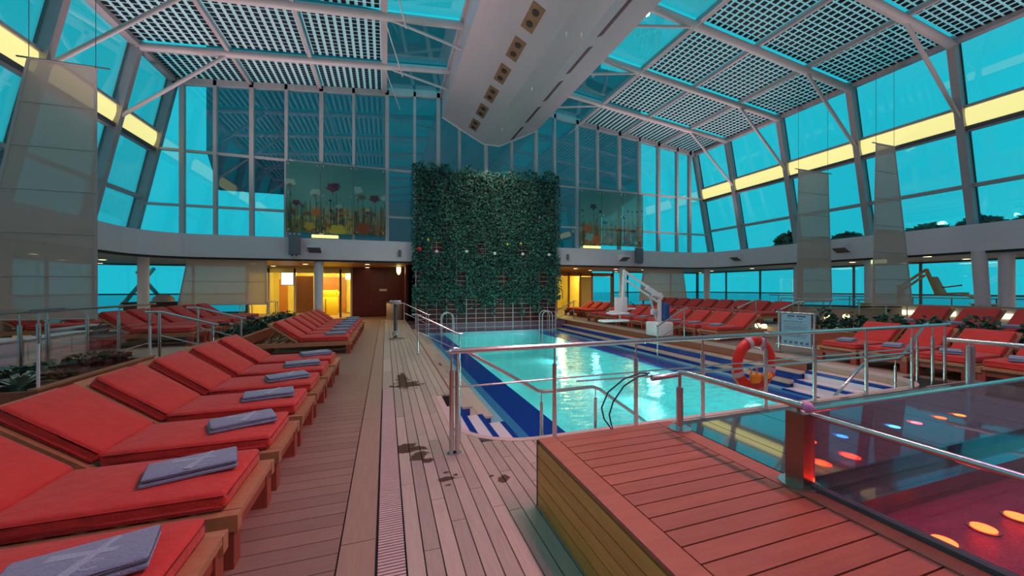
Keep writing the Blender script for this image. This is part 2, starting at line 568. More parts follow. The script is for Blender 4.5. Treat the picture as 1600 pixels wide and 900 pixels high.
def wallx(z):                  # right side glazing leans in
    return EAVE_X + (EAVE_Z - z) / (EAVE_Z - SILL_Z) * (SILL_X - EAVE_X)

UNIT = {}
def unit(m):
    if m not in UNIT:
        UNIT[m] = MB().box((-.5, -.5, -.5), (.5, .5, .5)).mesh('piece', M[m])
    return UNIT[m]

def piece(name, m, a, b, parent):
    c = [(a[i] + b[i]) / 2 for i in range(3)]
    s = [abs(a[i] - b[i]) for i in range(3)]
    return link(name, unit(m), parent, c, None, s)

# ---- sea
sea = struct('sea', MB().prism([(2500 * math.cos(k * math.pi / 16), 2500 * math.sin(k * math.pi / 16)) for k in range(32)], -26, -25.5), M['sea'])

# ---- deck
PX0, PX1 = 0.95, 8.6            # pool opening
PY0, PY1 = 3.75, 17.0
def pm(x):                      # pool and deck have their own centre lines
    return 9.55 - x
def dm(x):
    return 8.4 - x
TZ = 0.28                       # terrace level
def arc(cx, cy, r, a0, a1, n=8):
    return [(cx + r * math.cos(R(a0 + (a1 - a0) * i / n)), cy + r * math.sin(R(a0 + (a1 - a0) * i / n))) for i in range(n + 1)]
fl = MB()
fl.prism([(-13.2, YB), (0.69, YB), (0.69, 4.5), (0.69, 5.65), (PX0, 5.65), (PX0, PY1), (PX0, 30), (-13.2, 30)], -0.25, -0.022)
fl.prism([(pm(0.69), YB), (22.8, YB), (22.8, 30), (PX1, 30), (PX1, 5.65), (pm(0.69), 5.65)], -0.25, -0.022)
fl.prism([(0.69, YB), (pm(0.69), YB), (pm(0.69), 4.5)] + arc(pm(1.53), 4.5, 0.84, 0, -90) + arc(1.53, 4.5, 0.84, 270, 180), -0.25, -0.022)
fl.prism([(PX0, PY1 + 0.15), (PX1, PY1 + 0.15), (PX1, 30), (PX0, 30)], -0.25, -0.022)
floor = struct('floor', fl, M['caulk'])
spots = []
for (px, py, rx, ry) in [(636, 601, .20, .20), (628, 592, .10, .35), (640, 702, .17, .06), (632, 697, .12, .05), (655, 712, .07, .09), (668, 720, .05, .04), (701, 748, .07, .035), (697, 738, .03, .02), (700, 758, .03, .02), (786, 748, .05, .05), (768, 744, .03, .02), (712, 742, .02, .02), (693, 556, .08, .25), (620, 529, .25, .15)]:
    p = atZ(px, py, 0)
    spots.append((p.x, p.y, rx * 1.25, ry * 1.25))
stain(M['pale_teak'], spots)
# pale planks run the length of the pool
def pale_strip(xa, xb, y0, y1, cut, rows, joint_lo=1.1, joint_hi=2.2, rest_y=1e9):
    wdt = (xb - xa) / rows
    far = MB()
    for i in range(rows):
        x0, x1 = xa + i * wdt + 0.004, xa + (i + 1) * wdt - 0.004
        y = y0 - random.random() * 1.5
        while y < y1:
            ye = min(y + random.uniform(joint_lo, joint_hi), y1)
            ya = max(y, y0)
            yz = ye - 0.005
            if ye > y0 + 0.1:
                lim = cut((x0 + x1) / 2)
                for (s0, s1) in lim:
                    a, b = max(ya, s0), min(yz, s1)
                    if b - a > 0.06:
                        if a < rest_y:
                            piece('plank', 'pale_teak', (x0, a, -0.024), (x1, b, 0), floor)
                        else:
                            far.box((x0, a, -0.024), (x1, b, 0))
            y = ye
    if far.v:
        part('plank_field', far, M['pale_teak'], floor, kind='stuff')
def left_cut(x):
    if x < 0.78:
        return [(-3, 20.2)]
    if x < PX0:
        yy = 4.5 - math.sqrt(max(0, 0.75 ** 2 - (1.53 - x) ** 2)) if x > 0.78 else 4.5
        return [(-3, yy - 0.08), (5.66, 20.2)]
    if x < 1.53:
        yy = 4.5 - math.sqrt(max(0, 0.75 ** 2 - (1.53 - x) ** 2))
        return [(-3, yy - 0.08)]
    return [(-3, 3.66)]
pale_strip(0.115, 0.94, -0.6, 20.2, left_cut, 8, rest_y=13)
pale_strip(0.94, 1.66, -0.6, 3.8, left_cut, 7)
pale_strip(1.66, pm(1.66), 2.56, 3.68, lambda x: [(2.56, 3.66)], 30)
pale_strip(pm(0.94), 9.15, 4.2, 19.5, lambda x: [(5.66, 19.5)] if x < pm(0.78) else [(2.5, 19.5)], 13, rest_y=8)
# wide border board, then the drain grating
y = 0.2
while y < 20.2:
    ye = y + 2.35
    piece('edge_board', 'board_teak', (-0.265, y + .003, -0.024), (-0.062, min(ye, 20.2) - .003, 0.0), floor)
    y = ye
gr = MB()
y = 0.2
while y < 6.3:
    gr.box((-0.045, y, -0.018), (0.108, y + 0.016, 0.001))
    y += 0.0262
part('drain_grating', gr, M['coping'], floor, kind='stuff', label='slatted pale drain grating')
y = 6.3
while y < 20.2:
    piece('drain_cover', 'pale_teak', (-0.052, y + .004, -0.024), (0.108, min(y + 1.3, 20.2) - .004, 0.0), floor)
    y += 1.3
# cross planks under the loungers
y = 0.6
far = MB()
while y < 20.3:
    if y < 6.6:
        piece('plank', 'brown_teak', (-3.66, y + .003, -0.024), (-0.275, y + .142, 0), floor)
    else:
        far.box((-3.66, y + .003, -0.024), (-0.275, y + .142, 0))
    y += 0.145
far.box((-12.9, 20.32, -0.024), (0.9, 27.5, 0))
far.box((-13, -3, -0.024), (-3.67, 20.3, 0))
part('plank_field', far, M['brown_teak'], floor, kind='stuff')
rf = MB()
y = -3.0
while y < 20.4:
    rf.box((9.15 + .01, y, -0.024), (12.0, y + .138, 0))
    y += 0.145
rf.box((6.76, -3, -0.024), (9.15, 2.5, 0))
rf.box((8.5, 20.42, -0.024), (22.5, 27.5, 0))
part('plank_field', rf, M['brown_teak'], floor, kind='stuff')

# ---- raised side terraces, two treads up from the deck
def terrace(name, f):
    b = MB()
    b.prism([(f(-3.9), YB), (f(-13.2), YB), (f(-13.2), 22.4), (f(-3.9), 22.4)] if f(0) > 1 else [(f(-13.2), YB), (f(-3.9), YB), (f(-3.9), 22.4), (f(-13.2), 22.4)], -0.01, TZ)
    t = struct(name, b, M['terrace'])
    for i, (x, z) in enumerate(((-3.62, TZ / 3), (-3.9, TZ * 2 / 3))):
        st = MB().box((f(x + .28), 8.15, -0.01), (f(x - .02), 9.75, z))
        part('step', st, M['terrace'], t)
        part('step_nosing', MB().box((f(x + .29), 8.15, z - .02), (f(x + .24), 9.75, z + .004)), M['cream'], t)
    return t
terrace('floor_terrace_left', lambda x: x)
terrace('floor_terrace_right', lambda x: dm(x) if x > -13 else 22.8)

# ---- fascia of the gallery that runs round the hall, rounded corners
def band_path(off):
    bx, by, r = BAND_X + off, 17.3 + off, 1.5 + off
    cxr, cyr = BAND_X - 1.5, 17.3 - 1.5
    return [(bx, YB)] + arc(cxr, cyr, r, 0, 90, 10) + [(mx(p[0]), p[1]) for p in reversed(arc(cxr, cyr, r, 0, 90, 10))] + [(mx(bx), YB)]
def ribbon(pi, po, z0, z1):
    b = MB()
    k = len(pi)
    vs_ = [(x, y, z0) for x, y in pi] + [(x, y, z1) for x, y in pi] + [(x, y, z0) for x, y in po] + [(x, y, z1) for x, y in po]
    fs_ = []
    for i in range(k - 1):
        fs_ += [(i, i + 1, k + i + 1, k + i), (2 * k + i + 1, 2 * k + i, 3 * k + i, 3 * k + i + 1), (k + i, k + i + 1, 3 * k + i + 1, 3 * k + i), (i + 1, i, 2 * k + i, 2 * k + i + 1)]
    fs_ += [(0, k, 3 * k, 2 * k), (k - 1, 3 * k - 1, 4 * k - 1, 2 * k - 1)]
    return b.add(vs_, fs_)
fascia = struct('trim_1', ribbon(band_path(0), band_path(0.45), BAND_Z0, BAND_Z1), M['fascia'], label='wide white gallery fascia with rounded corners')
part('shadow_gap', ribbon(band_path(0.05), band_path(0.3), BAND_Z0 - .07, BAND_Z0 + .01), M['dark'], fascia)
# gallery slab: timber soffit below
so = MB()
so.box((mx(22.5), YB, 2.74), (mx(18.0), 22.5, 2.95))
so.box((18.0, YB, 2.74), (22.5, 22.5, 2.95))
so.box((mx(18.0), 17.45, 2.741), (18.0, 22.5, 2.951))
struct('ceiling_gallery', so, M['soffit'])
gd = MB()
gd.box((mx(22.5), YB, 2.96), (mx(18.2), 24, 3.5))
gd.box((18.2, YB, 2.96), (22.5, 24, 3.5))
gd.box((mx(18.2), 17.62, 2.96), (18.2, 24, 3.5))
struct('trim_2', gd, M['fascia'], label='flat gallery roof outside the glazing')

# ---- side glazing: leaning ribs, transoms, panes
def side_wall(name, f, flip):
    wl = struct(name)
    for y in RIBS:
        b = MB()
        b.bar((f(wallx(3.4)), y, 3.4), (f(wallx(9.6)), y, 9.6), 0.30, 0.20, up=(0, 1, 0))
        part('rib', b, M['frame_grey'], wl)
        g = MB().bar((f(wallx(3.4) + .125), y, 3.4), (f(wallx(9.6) + .125), y, 9.6), 0.05, 0.26, up=(0, 1, 0))
        part('rib_gasket', g, M['dark'], wl)
    for (z, h) in ((4.95, 0.12), (6.68, 0.07), (7.42, 0.09), (3.56, 0.14)):
        part('transom', MB().bar((f(wallx(z) + .03), YB, z), (f(wallx(z) + .03), YF, z), 0.14, h), M['frame_grey'], wl)
    part('eave_beam', MB().bar((f(EAVE_X), YB, EAVE_Z), (f(EAVE_X), YF + .1, EAVE_Z), 0.24, 0.26), M['frame_grey'], wl)
    rb = [YB] + list(reversed(RIBS))
    for i in range(len(rb) - 1):
        ya, yb = rb[i] + .12, rb[i + 1] - .12
        if yb - ya < .5:
            continue
        for (z0, z1) in ((3.58, 4.9), (5.0, 6.66), (7.46, 9.4)):
            q = [(f(wallx(z0) + .08), ya, z0), (f(wallx(z0) + .08), yb, z0), (f(wallx(z1) + .08), yb, z1), (f(wallx(z1) + .08), ya, z1)]
            part('pane', MB().slab(q, 0.02), M['pane'], wl)
    return wl
side_wall('wall_right', lambda x: x, 1)
side_wall('wall_left', lambda x: mx(x), -1)

# yellow cove lights, one length per bay
def coves(side, f):
    rb = list(reversed(RIBS))
    for i in range(len(rb) - 1):
        ya, yb = rb[i] + .10, rb[i + 1] - .10
        c = thing('cove_light', 'yellow cove light strip on the %s glazing, %s bay from the far wall' % (side, ORD[len(rb) - 2 - i]), 'light', (f(wallx(7.05)), (ya + yb) / 2, 6.72), 0, 'cove lights along the side glazing')
        d = MB()
        n = 5
        pr = []
        for k in range(n + 1):
            a = k / n
            z = 6.80 + 0.60 * a
            pr.append((wallx(z) + 0.02 - 0.05 * math.sin(math.pi * a) , z))
        back = [(wallx(7.38) + .12, 7.38), (wallx(6.8) + .12, 6.80)]
        poly = pr + back
        vs_ = [(f(x), ya, z) for x, z in poly] + [(f(x), yb, z) for x, z in poly]
        k = len(poly)
        fs_ = [tuple(range(k)), tuple(reversed(range(k, 2 * k)))] + [(q, (q + 1) % k, k + (q + 1) % k, k + q) for q in range(k)]
        part('diffuser', d.add(vs_, fs_, False), M['cove'], c, world=True)
        part('trough', MB().box((f(wallx(6.75) - .10), ya, 6.69), (f(wallx(6.75) + .14), yb, 6.80)), M['dark_metal'], c, world=True)
coves('right', lambda x: x)
coves('left', lambda x: mx(x))

# ---- far glazed wall
wf = struct('wall_far')
MUL = [-7.32, -6.27, -5.06, -3.85, -2.56, -1.31, 0.05, 1.23, 2.29, 3.27, 4.55, 5.85, 7.13, 8.15, 9.43, 10.65, 12.0, 13.28, 14.57, 15.87, 16.79]
TRZ = [3.6, 4.74, 6.82]
for i, x in enumerate(MUL):
    top = roofz(x) if not 2.3 < x < 7.3 else 9.6
    part('mullion', MB().box((x - (.075 if i % 2 == 0 else .055), YF - .10, 3.6), (x + (.075 if i % 2 == 0 else .055), YF + .08, top)), M['frame'], wf)
for z in TRZ:
    part('transom', MB().box((mx(wallx(z)), YF - .06, z - .045), (wallx(z), YF + .06, z + .045)), M['frame'], wf)
for s in (0, 1):
    fx = (lambda x: x) if s else (lambda x: mx(x))
    part('header', MB().bar((fx(EAVE_X), YF, EAVE_Z - .06), (fx(BEAM_X), YF, RIDGE_Z - .06), 0.2, 0.30), M['frame'], wf)
xs = [None] + MUL + [None]
for i in range(len(xs) - 1):
    a, b = xs[i], xs[i + 1]
    zl = [3.6, 4.74, 6.82, 99]
    for k in range(3):
        z0, z1 = zl[k], zl[k + 1]
        z1a = min(z1, roofz(a) - .2 if a is not None else 9.35)
        z1b = min(z1, roofz(b) - .2 if b is not None else 9.35)
        xa0 = a if a is not None else mx(wallx(z0))
        xa1 = a if a is not None else mx(wallx(z1a))
        xb0 = b if b is not None else wallx(z0)
        xb1 = b if b is not None else wallx(z1b)
        part('pane', MB().slab([(xa0 + .02, YF + .03, z0 + .03), (xb0 - .02, YF + .03, z0 + .03), (xb1 - .02, YF + .03, z1b - .03), (xa1 + .02, YF + .03, z1a - .03)], 0.02), M['pane_far'], wf)
# the ship's house standing behind the glass
dh = struct('wall_deckhouse', MB().prism([(-5.3, 23.5), (14.6, 23.5), (15.8, 34), (-7.5, 34)], 3.5, 18), M['deckhouse'])
part('deckhouse_wing', MB().prism([(-9.2, 24.5), (-5.2, 24.5), (-5.2, 34), (-12, 34)], 9.0, 18), M['deckhouse'], dh)
part('deckhouse_wing', MB().prism([(14.5, 24.5), (18.8, 24.5), (22.0, 34), (14.5, 34)], 9.0, 18), M['deckhouse'], dh)

# ---- wall behind the camera
wb = struct('wall_back', MB().box((mx(SILL_X), YB - .3, 0), (SILL_X, YB, 10.6)), M['fascia'])

# ---- roof: tube ribs, purlins, solar panels, clear panes
ceil = struct('ceiling')
PUR = [17.2, 14.7, 12.2, 9.65, BEAM_X]
sl = math.atan2(RIDGE_Z - EAVE_Z, EAVE_X - BEAM_X)
NX, NY = 10, 13
LX, LY = 2.5 / math.cos(sl) - .16, 2.79 - .26
def cellmesh():
    b = MB()
    for i in range(NX):
        for j in range(NY):
            cx = (i + .5 - NX / 2) * LX / NX
            cy = (j + .5 - NY / 2) * LY / NY
            hx, hy = LX / NX * .29, LY / NY * .34
            b.box((cx - hx, cy - hy, -.03), (cx + hx, cy + hy, -.012))
    return b.mesh('solar_cells', M['cell'])
pane_me = MB().box((-LX / 2, -LY / 2, -.012), (LX / 2, LY / 2, .012)).mesh('solar_panel', M['frit'])
cells_me = cellmesh()
cell_me = MB().box((-LX / NX * .31, -LY / NY * .35, -.03), (LX / NX * .29, LY / NY * .34, -.012)).mesh('solar_cell', M['cell'])
for s in (0, 1):
    fx = (lambda x: x) if s else (lambda x: mx(x))
    sg = 1 if s else -1
    for y in RIBS:
        if y < YF:
            part('rib', MB().tube([(fx(EAVE_X), y, EAVE_Z - .12), (fx(BEAM_X - .1), y, RIDGE_Z - .12)], 0.13, 12), M['frame'], ceil)
    for x in PUR[1:]:
        z = roofz(x) - .03
        part('purlin', MB().bar((fx(x), YB, z), (fx(x), YF, z), 0.12 if x > 10 else 0.2, 0.16), M['frame_grey'], ceil)
    rb = [-6.0] + list(reversed(RIBS))
    for i in range(len(rb) - 1):
        yc = (rb[i] + rb[i + 1]) / 2
        ly = (rb[i + 1] - rb[i])
        for k in range(4):
            xc = (PUR[k] + PUR[k + 1]) / 2
            zc = roofz(xc) + .03
            rot = (0, sl * sg, 0)
            sy = ly / 2.79
            if k == 3:
                o = link('roof_pane', MB().box((-1.25, -ly / 2 + .1, -.012), (1.25, ly / 2 - .1, .012)).mesh('roof_pane', M['pane']), ceil, (fx(xc), yc, zc), rot)
                continue
            p = link('solar_panel', pane_me, ceil, (fx(xc), yc, zc), rot, (1, sy, 1))
            big = (abs(yc - 5.52) < .1 and k == 0 and s == 1) or (abs(yc - 8.3) < .2 and k == 1 and s == 1)
            if big:
                for ii in range(NX):
                    for jj in range(NY):
                        link('solar_cell', cell_me, p, ((ii + .5 - NX / 2) * LX / NX, (jj + .5 - NY / 2) * LY / NY, 0))
            else:
                c = link('solar_cells', cells_me, p)
                c['kind'] = 'stuff'
    # knee braces from cove to roof, struts to the box beam, thin rods
    for y in RIBS[1:]:
        part('knee_brace', MB().tube([(fx(wallx(7.2) - .1), y, 7.1), (fx(14.75), y, roofz(14.75) - .18)], 0.06, 10), M['frame'], ceil)
        part('beam_strut', MB().tube([(fx(9.65), y, roofz(9.65) - .16), (fx(7.12), y + .2, 9.75)], 0.045, 8), M['frame'], ceil)
        part('brace_rod', MB().tube([(fx(9.65), y, roofz(9.65) - .18), (fx(9.0), y + 2.3, roofz(9.0) - .75)], 0.022, 6), M['frame'], ceil)

# ---- central box beam with twin-spot recesses
prof = [(2.45, 10.75), (2.45, 9.47), (4.40, 8.47), (5.20, 8.47), (7.15, 9.47), (7.15, 10.75)]
b = MB()
vs_ = [(x, YB, z) for x, z in prof] + [(x, YF - .12, z) for x, z in prof]
k = len(prof)
b.add(vs_, [tuple(range(k)), tuple(reversed(range(k, 2 * k)))] + [(q, k + q, k + (q + 1) % k, (q + 1) % k) for q in range(k)])
beam = struct('ceiling_beam', b, M['beam'])
for (xa, za, xb, zb) in ((2.45, 9.47, 4.40, 8.47), (4.40, 8.47, 5.20, 8.47), (5.20, 8.47, 7.15, 9.47)):
    part('end_trim', MB().bar((xa, YF - .1, za), (xb, YF - .1, zb), 0.06, 0.09), M['fascia'], beam)
M['recess'] = mat('recess', (0.20, 0.10, 0.05), 0.5, noise=((6, 6, 6), 0.3, (0.26, 0.14, 0.07)))
M['slot'] = mat('slot', (0.06, 0.02, 0.025), 0.6, noise=((6, 6, 6), 0.3, (0.09, 0.03, 0.03)))
dl = Vector((4.40 - 2.45, 0, 8.47 - 9.47)).normalized()
nl = Vector((dl.z, 0, -dl.x))                      # outward normal of the left slope
y = 16.3
while y > -4:
    c = Vector((3.72, y, 9.47 - (3.72 - 2.45) * (1.0 / 1.95)))
    ud, vd = dl * .19, Vector((0, .48, 0))
    q = [c - ud - vd, c + ud - vd, c + ud + vd, c - ud + vd]
    fr = part('lamp_recess', MB().slab([p + nl * .004 for p in q], .014), M['recess'], beam)
    for e in (-.22, .22):
        lc = c + Vector((0, e, 0)) + nl * .01
        part('spot_lens', MB().tube([lc, lc + nl * .02], .10, 12), M['dark'], fr)
    y -= 1.39
dr = Vector((7.15 - 5.20, 0, 1.0)).normalized()
nr = Vector((dr.z, 0, -dr.x))
y = 16.4
while y > -4:
    c = Vector((5.75, y, 8.47 + (5.75 - 5.2) / 1.95))
    ud, vd = dr * .09, Vector((0, .72, 0))
    part('air_slot', MB().slab([p + nr * .004 for p in (c - ud - vd, c + ud - vd, c + ud + vd, c - ud + vd)], .014), M['slot'], beam)
    y -= 1.95
for (px, py) in ((848, 345 / 3.636 * 1.0),):
    pass
for (x, y) in ((4.75, 12.0), (4.6, 9.1), (5.0, 9.0), (4.75, 15.5), (4.8, 6.6)):
    part('sprinkler', MB().tube([(x, y, 8.48), (x, y, 8.36)], [.035, .012], 8), M['white'], beam)

# ---- columns
def column(x, y, tilt=0):
    b = MB().tube([(x, y, -.02 if abs(x - CXM) < 7.3 else .26), (x + tilt, y, 2.8)], .17, 14)
    o = struct('column', b, M['fascia'])
for (x, y) in ((-2.69, 17.6), (mx(-2.69), 17.6), (-8.5, 17.5), (mx(-8.5), 17.5)):
    column(x, y)
for y in (12.5, 9.72):
    column(18.4, y)
    column(mx(18.4), y)
column(18.35, 6.65, -.35)
column(18.35, 6.2)
column(mx(18.4), 6.65)

# ---- outer windows under the gallery
def glazing(name, p, q, z0, z1, vs_, hs_, fr, pn, wdt=.08):
    wn = struct(name)
    P, Q = Vector((p[0], p[1], 0)), Vector((q[0], q[1], 0))
    d = Q - P
    cuts = [0] + vs_ + [1]
    for t in cuts:
        c = P + d * t
        part('mullion', MB().box((c.x - wdt / 2, c.y - wdt / 2, z0), (c.x + wdt / 2, c.y + wdt / 2, z1)), M[fr], wn)
    for z in [z0 + .03] + hs_ + [z1 - .05]:
        part('transom', MB().bar(P + Vector((0, 0, z)), Q + Vector((0, 0, z)), .07, .07), M[fr], wn)
    for i in range(len(cuts) - 1):
        a, b = P + d * cuts[i], P + d * cuts[i + 1]
        part('pane', MB().slab([(a.x, a.y, z0), (b.x, b.y, z0), (b.x, b.y, z1), (a.x, a.y, z1)], .015), M[pn], wn)
    return wn
nv = 11
glazing('window_1', (22.3, -5), (22.3, 22.4), .35, 2.75, [i / nv for i in range(1, nv)], [1.30], 'dark_metal', 'pane')
glazing('window_2', (mx(22.3), -5), (mx(22.3), 22.4), .35, 2.75, [i / nv for i in range(1, nv)], [1.30], 'dark_metal', 'pane')
glazing('window_3', (-12.6, 22.4), (-6.7, 22.4), .35, 2.75, [.3, .62], [1.30], 'dark_metal', 'pane')
glazing('window_4', (14.9, 22.4), (22.2, 22.4), .35, 2.75, [.16, .34, .67], [1.30], 'dark_metal', 'pane')

# ---- lower far wall: red timber, the two lit lobbies
wr = struct('wall_lobby', MB().box((-1.75, 22.4, 0), (10.55, 22.6, 2.75)), M['red_wood'])
x = -1.72
while x < 1.6:
    piece('wall_panel', 'red_wood', (x, 22.36, .06), (x + .82, 22.41, 2.6), wr)
    x += .84
piece('wall_panel', 'red_wood', (9.6, 22.36, .06), (10.5, 22.41, 2.6), wr)
part('side_panel', MB().box((0.92, 19.2, 0), (1.05, 22.4, 2.75)), M['red_wood'], wr)
part('side_panel', MB().box((mx(1.05), 19.2, 0), (mx(0.92), 22.4, 2.75)), M['red_wood'], wr)
part('wall_sign', MB().box((-.35, 22.33, 1.42), (.05, 22.37, 1.55)), M['cream'], wr)
lob = MB()
for (xa, xb) in ((-6.7, -1.76), (10.56, 13.3)):
    lob.box((xa, 27.2, 0), (xb, 27.4, 2.75))
    lob.box((xa - .1, 22.5, 0), (xa, 27.3, 2.75))
    lob.box((xb - .01, 22.7, 0), (xb + .1, 27.3, 2.75))
    lob.box((xa, 22.5, 2.62), (xb, 27.3, 2.75))
wlo = struct('wall_lobby_inner', lob, M['lobby_wall'])
part('timber_panel', MB().box((-4.15, 27.1, 0.0), (-2.5, 27.19, 2.3)), M['lobby_wood'], wlo)
part('timber_panel', MB().box((-6.0, 25.5, 0.0), (-5.55, 25.6, 2.1)), M['lobby_wood'], wlo)
d1 = struct('door_1')
for x in (-6.66, -5.75, -4.55, -3.45, -2.35, -1.8):
    part('door_post', MB().box((x - .05, 22.4, 0), (x + .05, 22.5, 2.62)), M['dark_metal'] if x in (-2.35, -3.45) else M['cream'], d1)
part('door_head', MB().box((-6.7, 22.4, 2.4), (-1.8, 22.5, 2.62)), M['lobby_wall'], d1)
for (a, b_) in ((-6.6, -5.8), (-5.7, -4.6), (-4.5, -3.5)):
    part('pane', MB().box((a, 22.44, 0.05), (b_, 22.46, 2.38)), M['pane_rail'], d1)
part('door_leaf', MB().box((-4.6, 22.9, .03), (-3.75, 22.96, 2.25)), M['lobby_wood'], d1)
part('door_leaf', MB().box((-2.3, 22.44, .03), (-1.85, 22.47, 2.25)), M['pane_rail'], d1)
d2 = struct('door_2')
for x in (10.6, 11.5, 12.35, 13.25, 14.8):
    part('door_post', MB().box((x - .06, 22.4, 0), (x + .06, 22.5, 2.62)), M['lobby_wood'], d2)
part('door_head', MB().box((10.55, 22.4, 2.4), (14.9, 22.5, 2.62)), M['lobby_wood'], d2)
part('door_leaf', MB().box((12.4, 22.42, .03), (13.2, 22.5, 2.35)), M['lobby_wall'], d2)
part('pane', MB().box((13.3, 22.44, .05), (14.75, 22.46, 2.4)), M['pane_far'], d2)
part('door_handle', MB().box((10.98, 22.36, .9), (11.04, 22.42, 1.35)), M['steel'], d2)
part('pane', MB().box((10.65, 22.44, .05), (11.45, 22.46, 2.38)), M['pane_rail'], d2)

# slanted tube props at the outer left windows
for (a, b_) in (((188, 480), (240, 420)), ((262, 478), (215, 425))):
    struct('column_brace', MB().tube([atX(a[0], a[1], -11.6), atX(b_[0], b_[1], -11.6)], .09, 10), M['frame_grey'])

# ================================================================== THE POOL
pool = thing('swimming_pool', 'turquoise swimming pool with dark blue tiled edges and teak ledges', 'pool', (4.77, 10.4, -0.52))
WZ = -0.52
part('basin', MB().box((2.4, 3.8, -1.55), (pm(2.4), 16.95, -1.5)), M['basin'], pool, world=True)
part('basin_wall', MB().box((2.40, 3.74, -1.55), (2.49, 16.98, WZ - .03)).box((pm(2.49), 3.74, -1.55), (pm(2.40), 16.98, WZ - .03)).box((2.4, 16.92, -1.55), (pm(2.4), 17.0, WZ + .02)).box((2.4, 3.70, -1.55), (pm(2.4), 3.76, -.03)), M['basin'], pool, world=True)
part('water', MB().box((1.6, 3.76, WZ - .012), (pm(1.6), 16.99, WZ)), M['water'], pool, world=True, label='rippled turquoise water')
# tiled apron at water level both sides, stripes of different blue
for f in (lambda x: x, pm):
    for (xa, xb, m, z) in ((1.53, 1.76, 'tile_pale', WZ + .02), (1.76, 1.93, 'tile_mid', WZ + .012), (1.93, 2.50, 'tile_dark', WZ + .008)):
        part('edge_tiles', MB().box((f(xa), 5.65, WZ - .05 if xa > 1.9 else -1.0), (f(xb), 16.98, z)), M[m], pool, world=True)
    part('edge_tiles', MB().box((f(1.93), 3.76, WZ - .05), (f(2.50), 5.65, WZ + .008)), M['tile_dark'], pool, world=True)
    part('edge_tiles', MB().box((f(1.72), 4.3, -1.0), (f(1.93), 5.65, WZ + .010)), M['tile_mid'], pool, world=True)
    # teak ledges over tiled risers
    for (xa, xb, z, m) in ((0.93, 1.22, -.2, 'tile_dark'), (1.2, 1.55, -.38, 'tile_dark')):
        st = part('ledge', MB().box((f(xa), 5.65, -.8), (f(xb), 16.98, z - .03)), M[m], pool, world=True)
        y0 = 5.61
        while y0 < 16.9:
            y1 = min(y0 + 1.95, 16.98)
            for (u0, u1) in ((xa + .0, xa + .155), (xa + .16, xb + .02)):
                part('ledge_board', MB().box((f(u0), y0, z - .03), (f(u1), y1 - .01, z)), M['pale_teak'], st, world=True)
            y0 = y1
        k = 5.8
        while k < 16.8:
            part('riser_tile', MB().box((f(xb + .004), k, z - .17), (f(xb - .02), k + .62, z - .05)), M['tile_dark'], st, world=True)
            k += .66
    part('deck_fascia', MB().box((f(0.93), 5.65, -.2), (f(0.962), 16.98, -.002)), M['planter_wood'], pool, world=True)
    # broad entry steps at the near end
    for (xa, xb, z) in ((0.72, 1.06, -.17), (1.04, 1.40, -.34), (1.38, 1.76, -.49)):
        poly = [(f(xa), 3.74), (f(xb), 3.74), (f(xb), 5.63), (f(xa), 5.63)]
        if xa < 1.0:
            poly = [(f(p[0]), p[1]) for p in arc(1.53, 4.5, 0.76, 180, 232, 6)] + [(f(xb), 5.63), (f(0.77), 5.63)]
        if f(1) > 4:
            poly = list(reversed(poly))
        sp = part('entry_step', MB().prism(poly, -.9, z), M['tile_white'], pool, world=True)
        part('nosing', MB().box((f(xb - .075), 3.95 if xa < 1 else 3.76, z - .05), (f(xb + .003), 5.62, z + .004)), M['tile_dark'], sp, world=True)
# pale coping along the rounded near edge
cop = MB()
ci = [(pm(0.78), 5.63), (pm(0.78), 4.5)] + arc(pm(1.53), 4.5, .75, 0, -90) + arc(1.53, 4.5, .75, 270, 180) + [(0.78, 4.5), (0.78, 5.63)]
co = [(pm(0.70), 5.63), (pm(0.70), 4.5)] + arc(pm(1.53), 4.5, .83, 0, -90) + arc(1.53, 4.5, .83, 270, 180) + [(0.70, 4.5), (0.70, 5.63)]
part('coping', ribbon(ci, co, -.05, .004), M['coping'], pool, world=True)
part('near_wall', ribbon(ci, co, -1.0, -.05), M['terrace'], pool, world=True)
part('far_wall', MB().box((PX0, 17.128, -.7), (PX1, 17.15, -.03)), M['tile_purple'], pool, world=True)
part('far_coping', MB().box((1.5, 16.86, WZ - .1), (pm(1.5), 17.0, -.40)), M['tile_pale'], pool, world=True)

# ================================================================== STAGE (teak platform by the camera)
SX0, SX1, SY1, SZ = 1.06, 2.25, 2.56, 0.49
stage = thing('teak_platform', 'raised red teak platform with planked top and sides at the pool end', 'platform', ((SX0 + SX1) / 2, 0.5, 0))
def sp_(name, m, a, b):
    o = piece(name, m, a, b, stage)
    o.location -= Vector(stage.location)
    return o
sp_('core', 'caulk', (SX0 + .02, -1.6, 0), (SX1 - .02, SY1 - .02, SZ - .02))
sp_('border_board', 'stage_teak', (SX0, -1.6, SZ - .025), (SX0 + .135, SY1, SZ))
sp_('border_board', 'stage_teak', (SX1 - .135, -1.6, SZ - .025), (SX1, SY1, SZ))
sp_('border_board', 'stage_teak', (SX0 + .139, SY1 - .10, SZ - .025), (SX1 - .139, SY1, SZ))
y = SY1 - .104
while y > -1.5:
    sp_('plank', 'stage_teak', (SX0 + .142, y - .098, SZ - .025), (SX1 - .142, y, SZ))
    y -= .106
hh = (SZ - .03) / 5
for i in range(5):
    sp_('side_board', 'stage_side', (SX0 - .004, -1.6, i * hh + .004), (SX0 + .022, SY1, (i + 1) * hh - .003))
    sp_('end_board', 'stage_side', (SX0 - .002, SY1 - .022, i * hh + .004), (SX1, SY1 + .003, (i + 1) * hh - .003))
sp_('corner_trim', 'dark_metal', (SX0 - .008, SY1 - .006, 0), (SX0 + .010, SY1 + .008, SZ - .01))

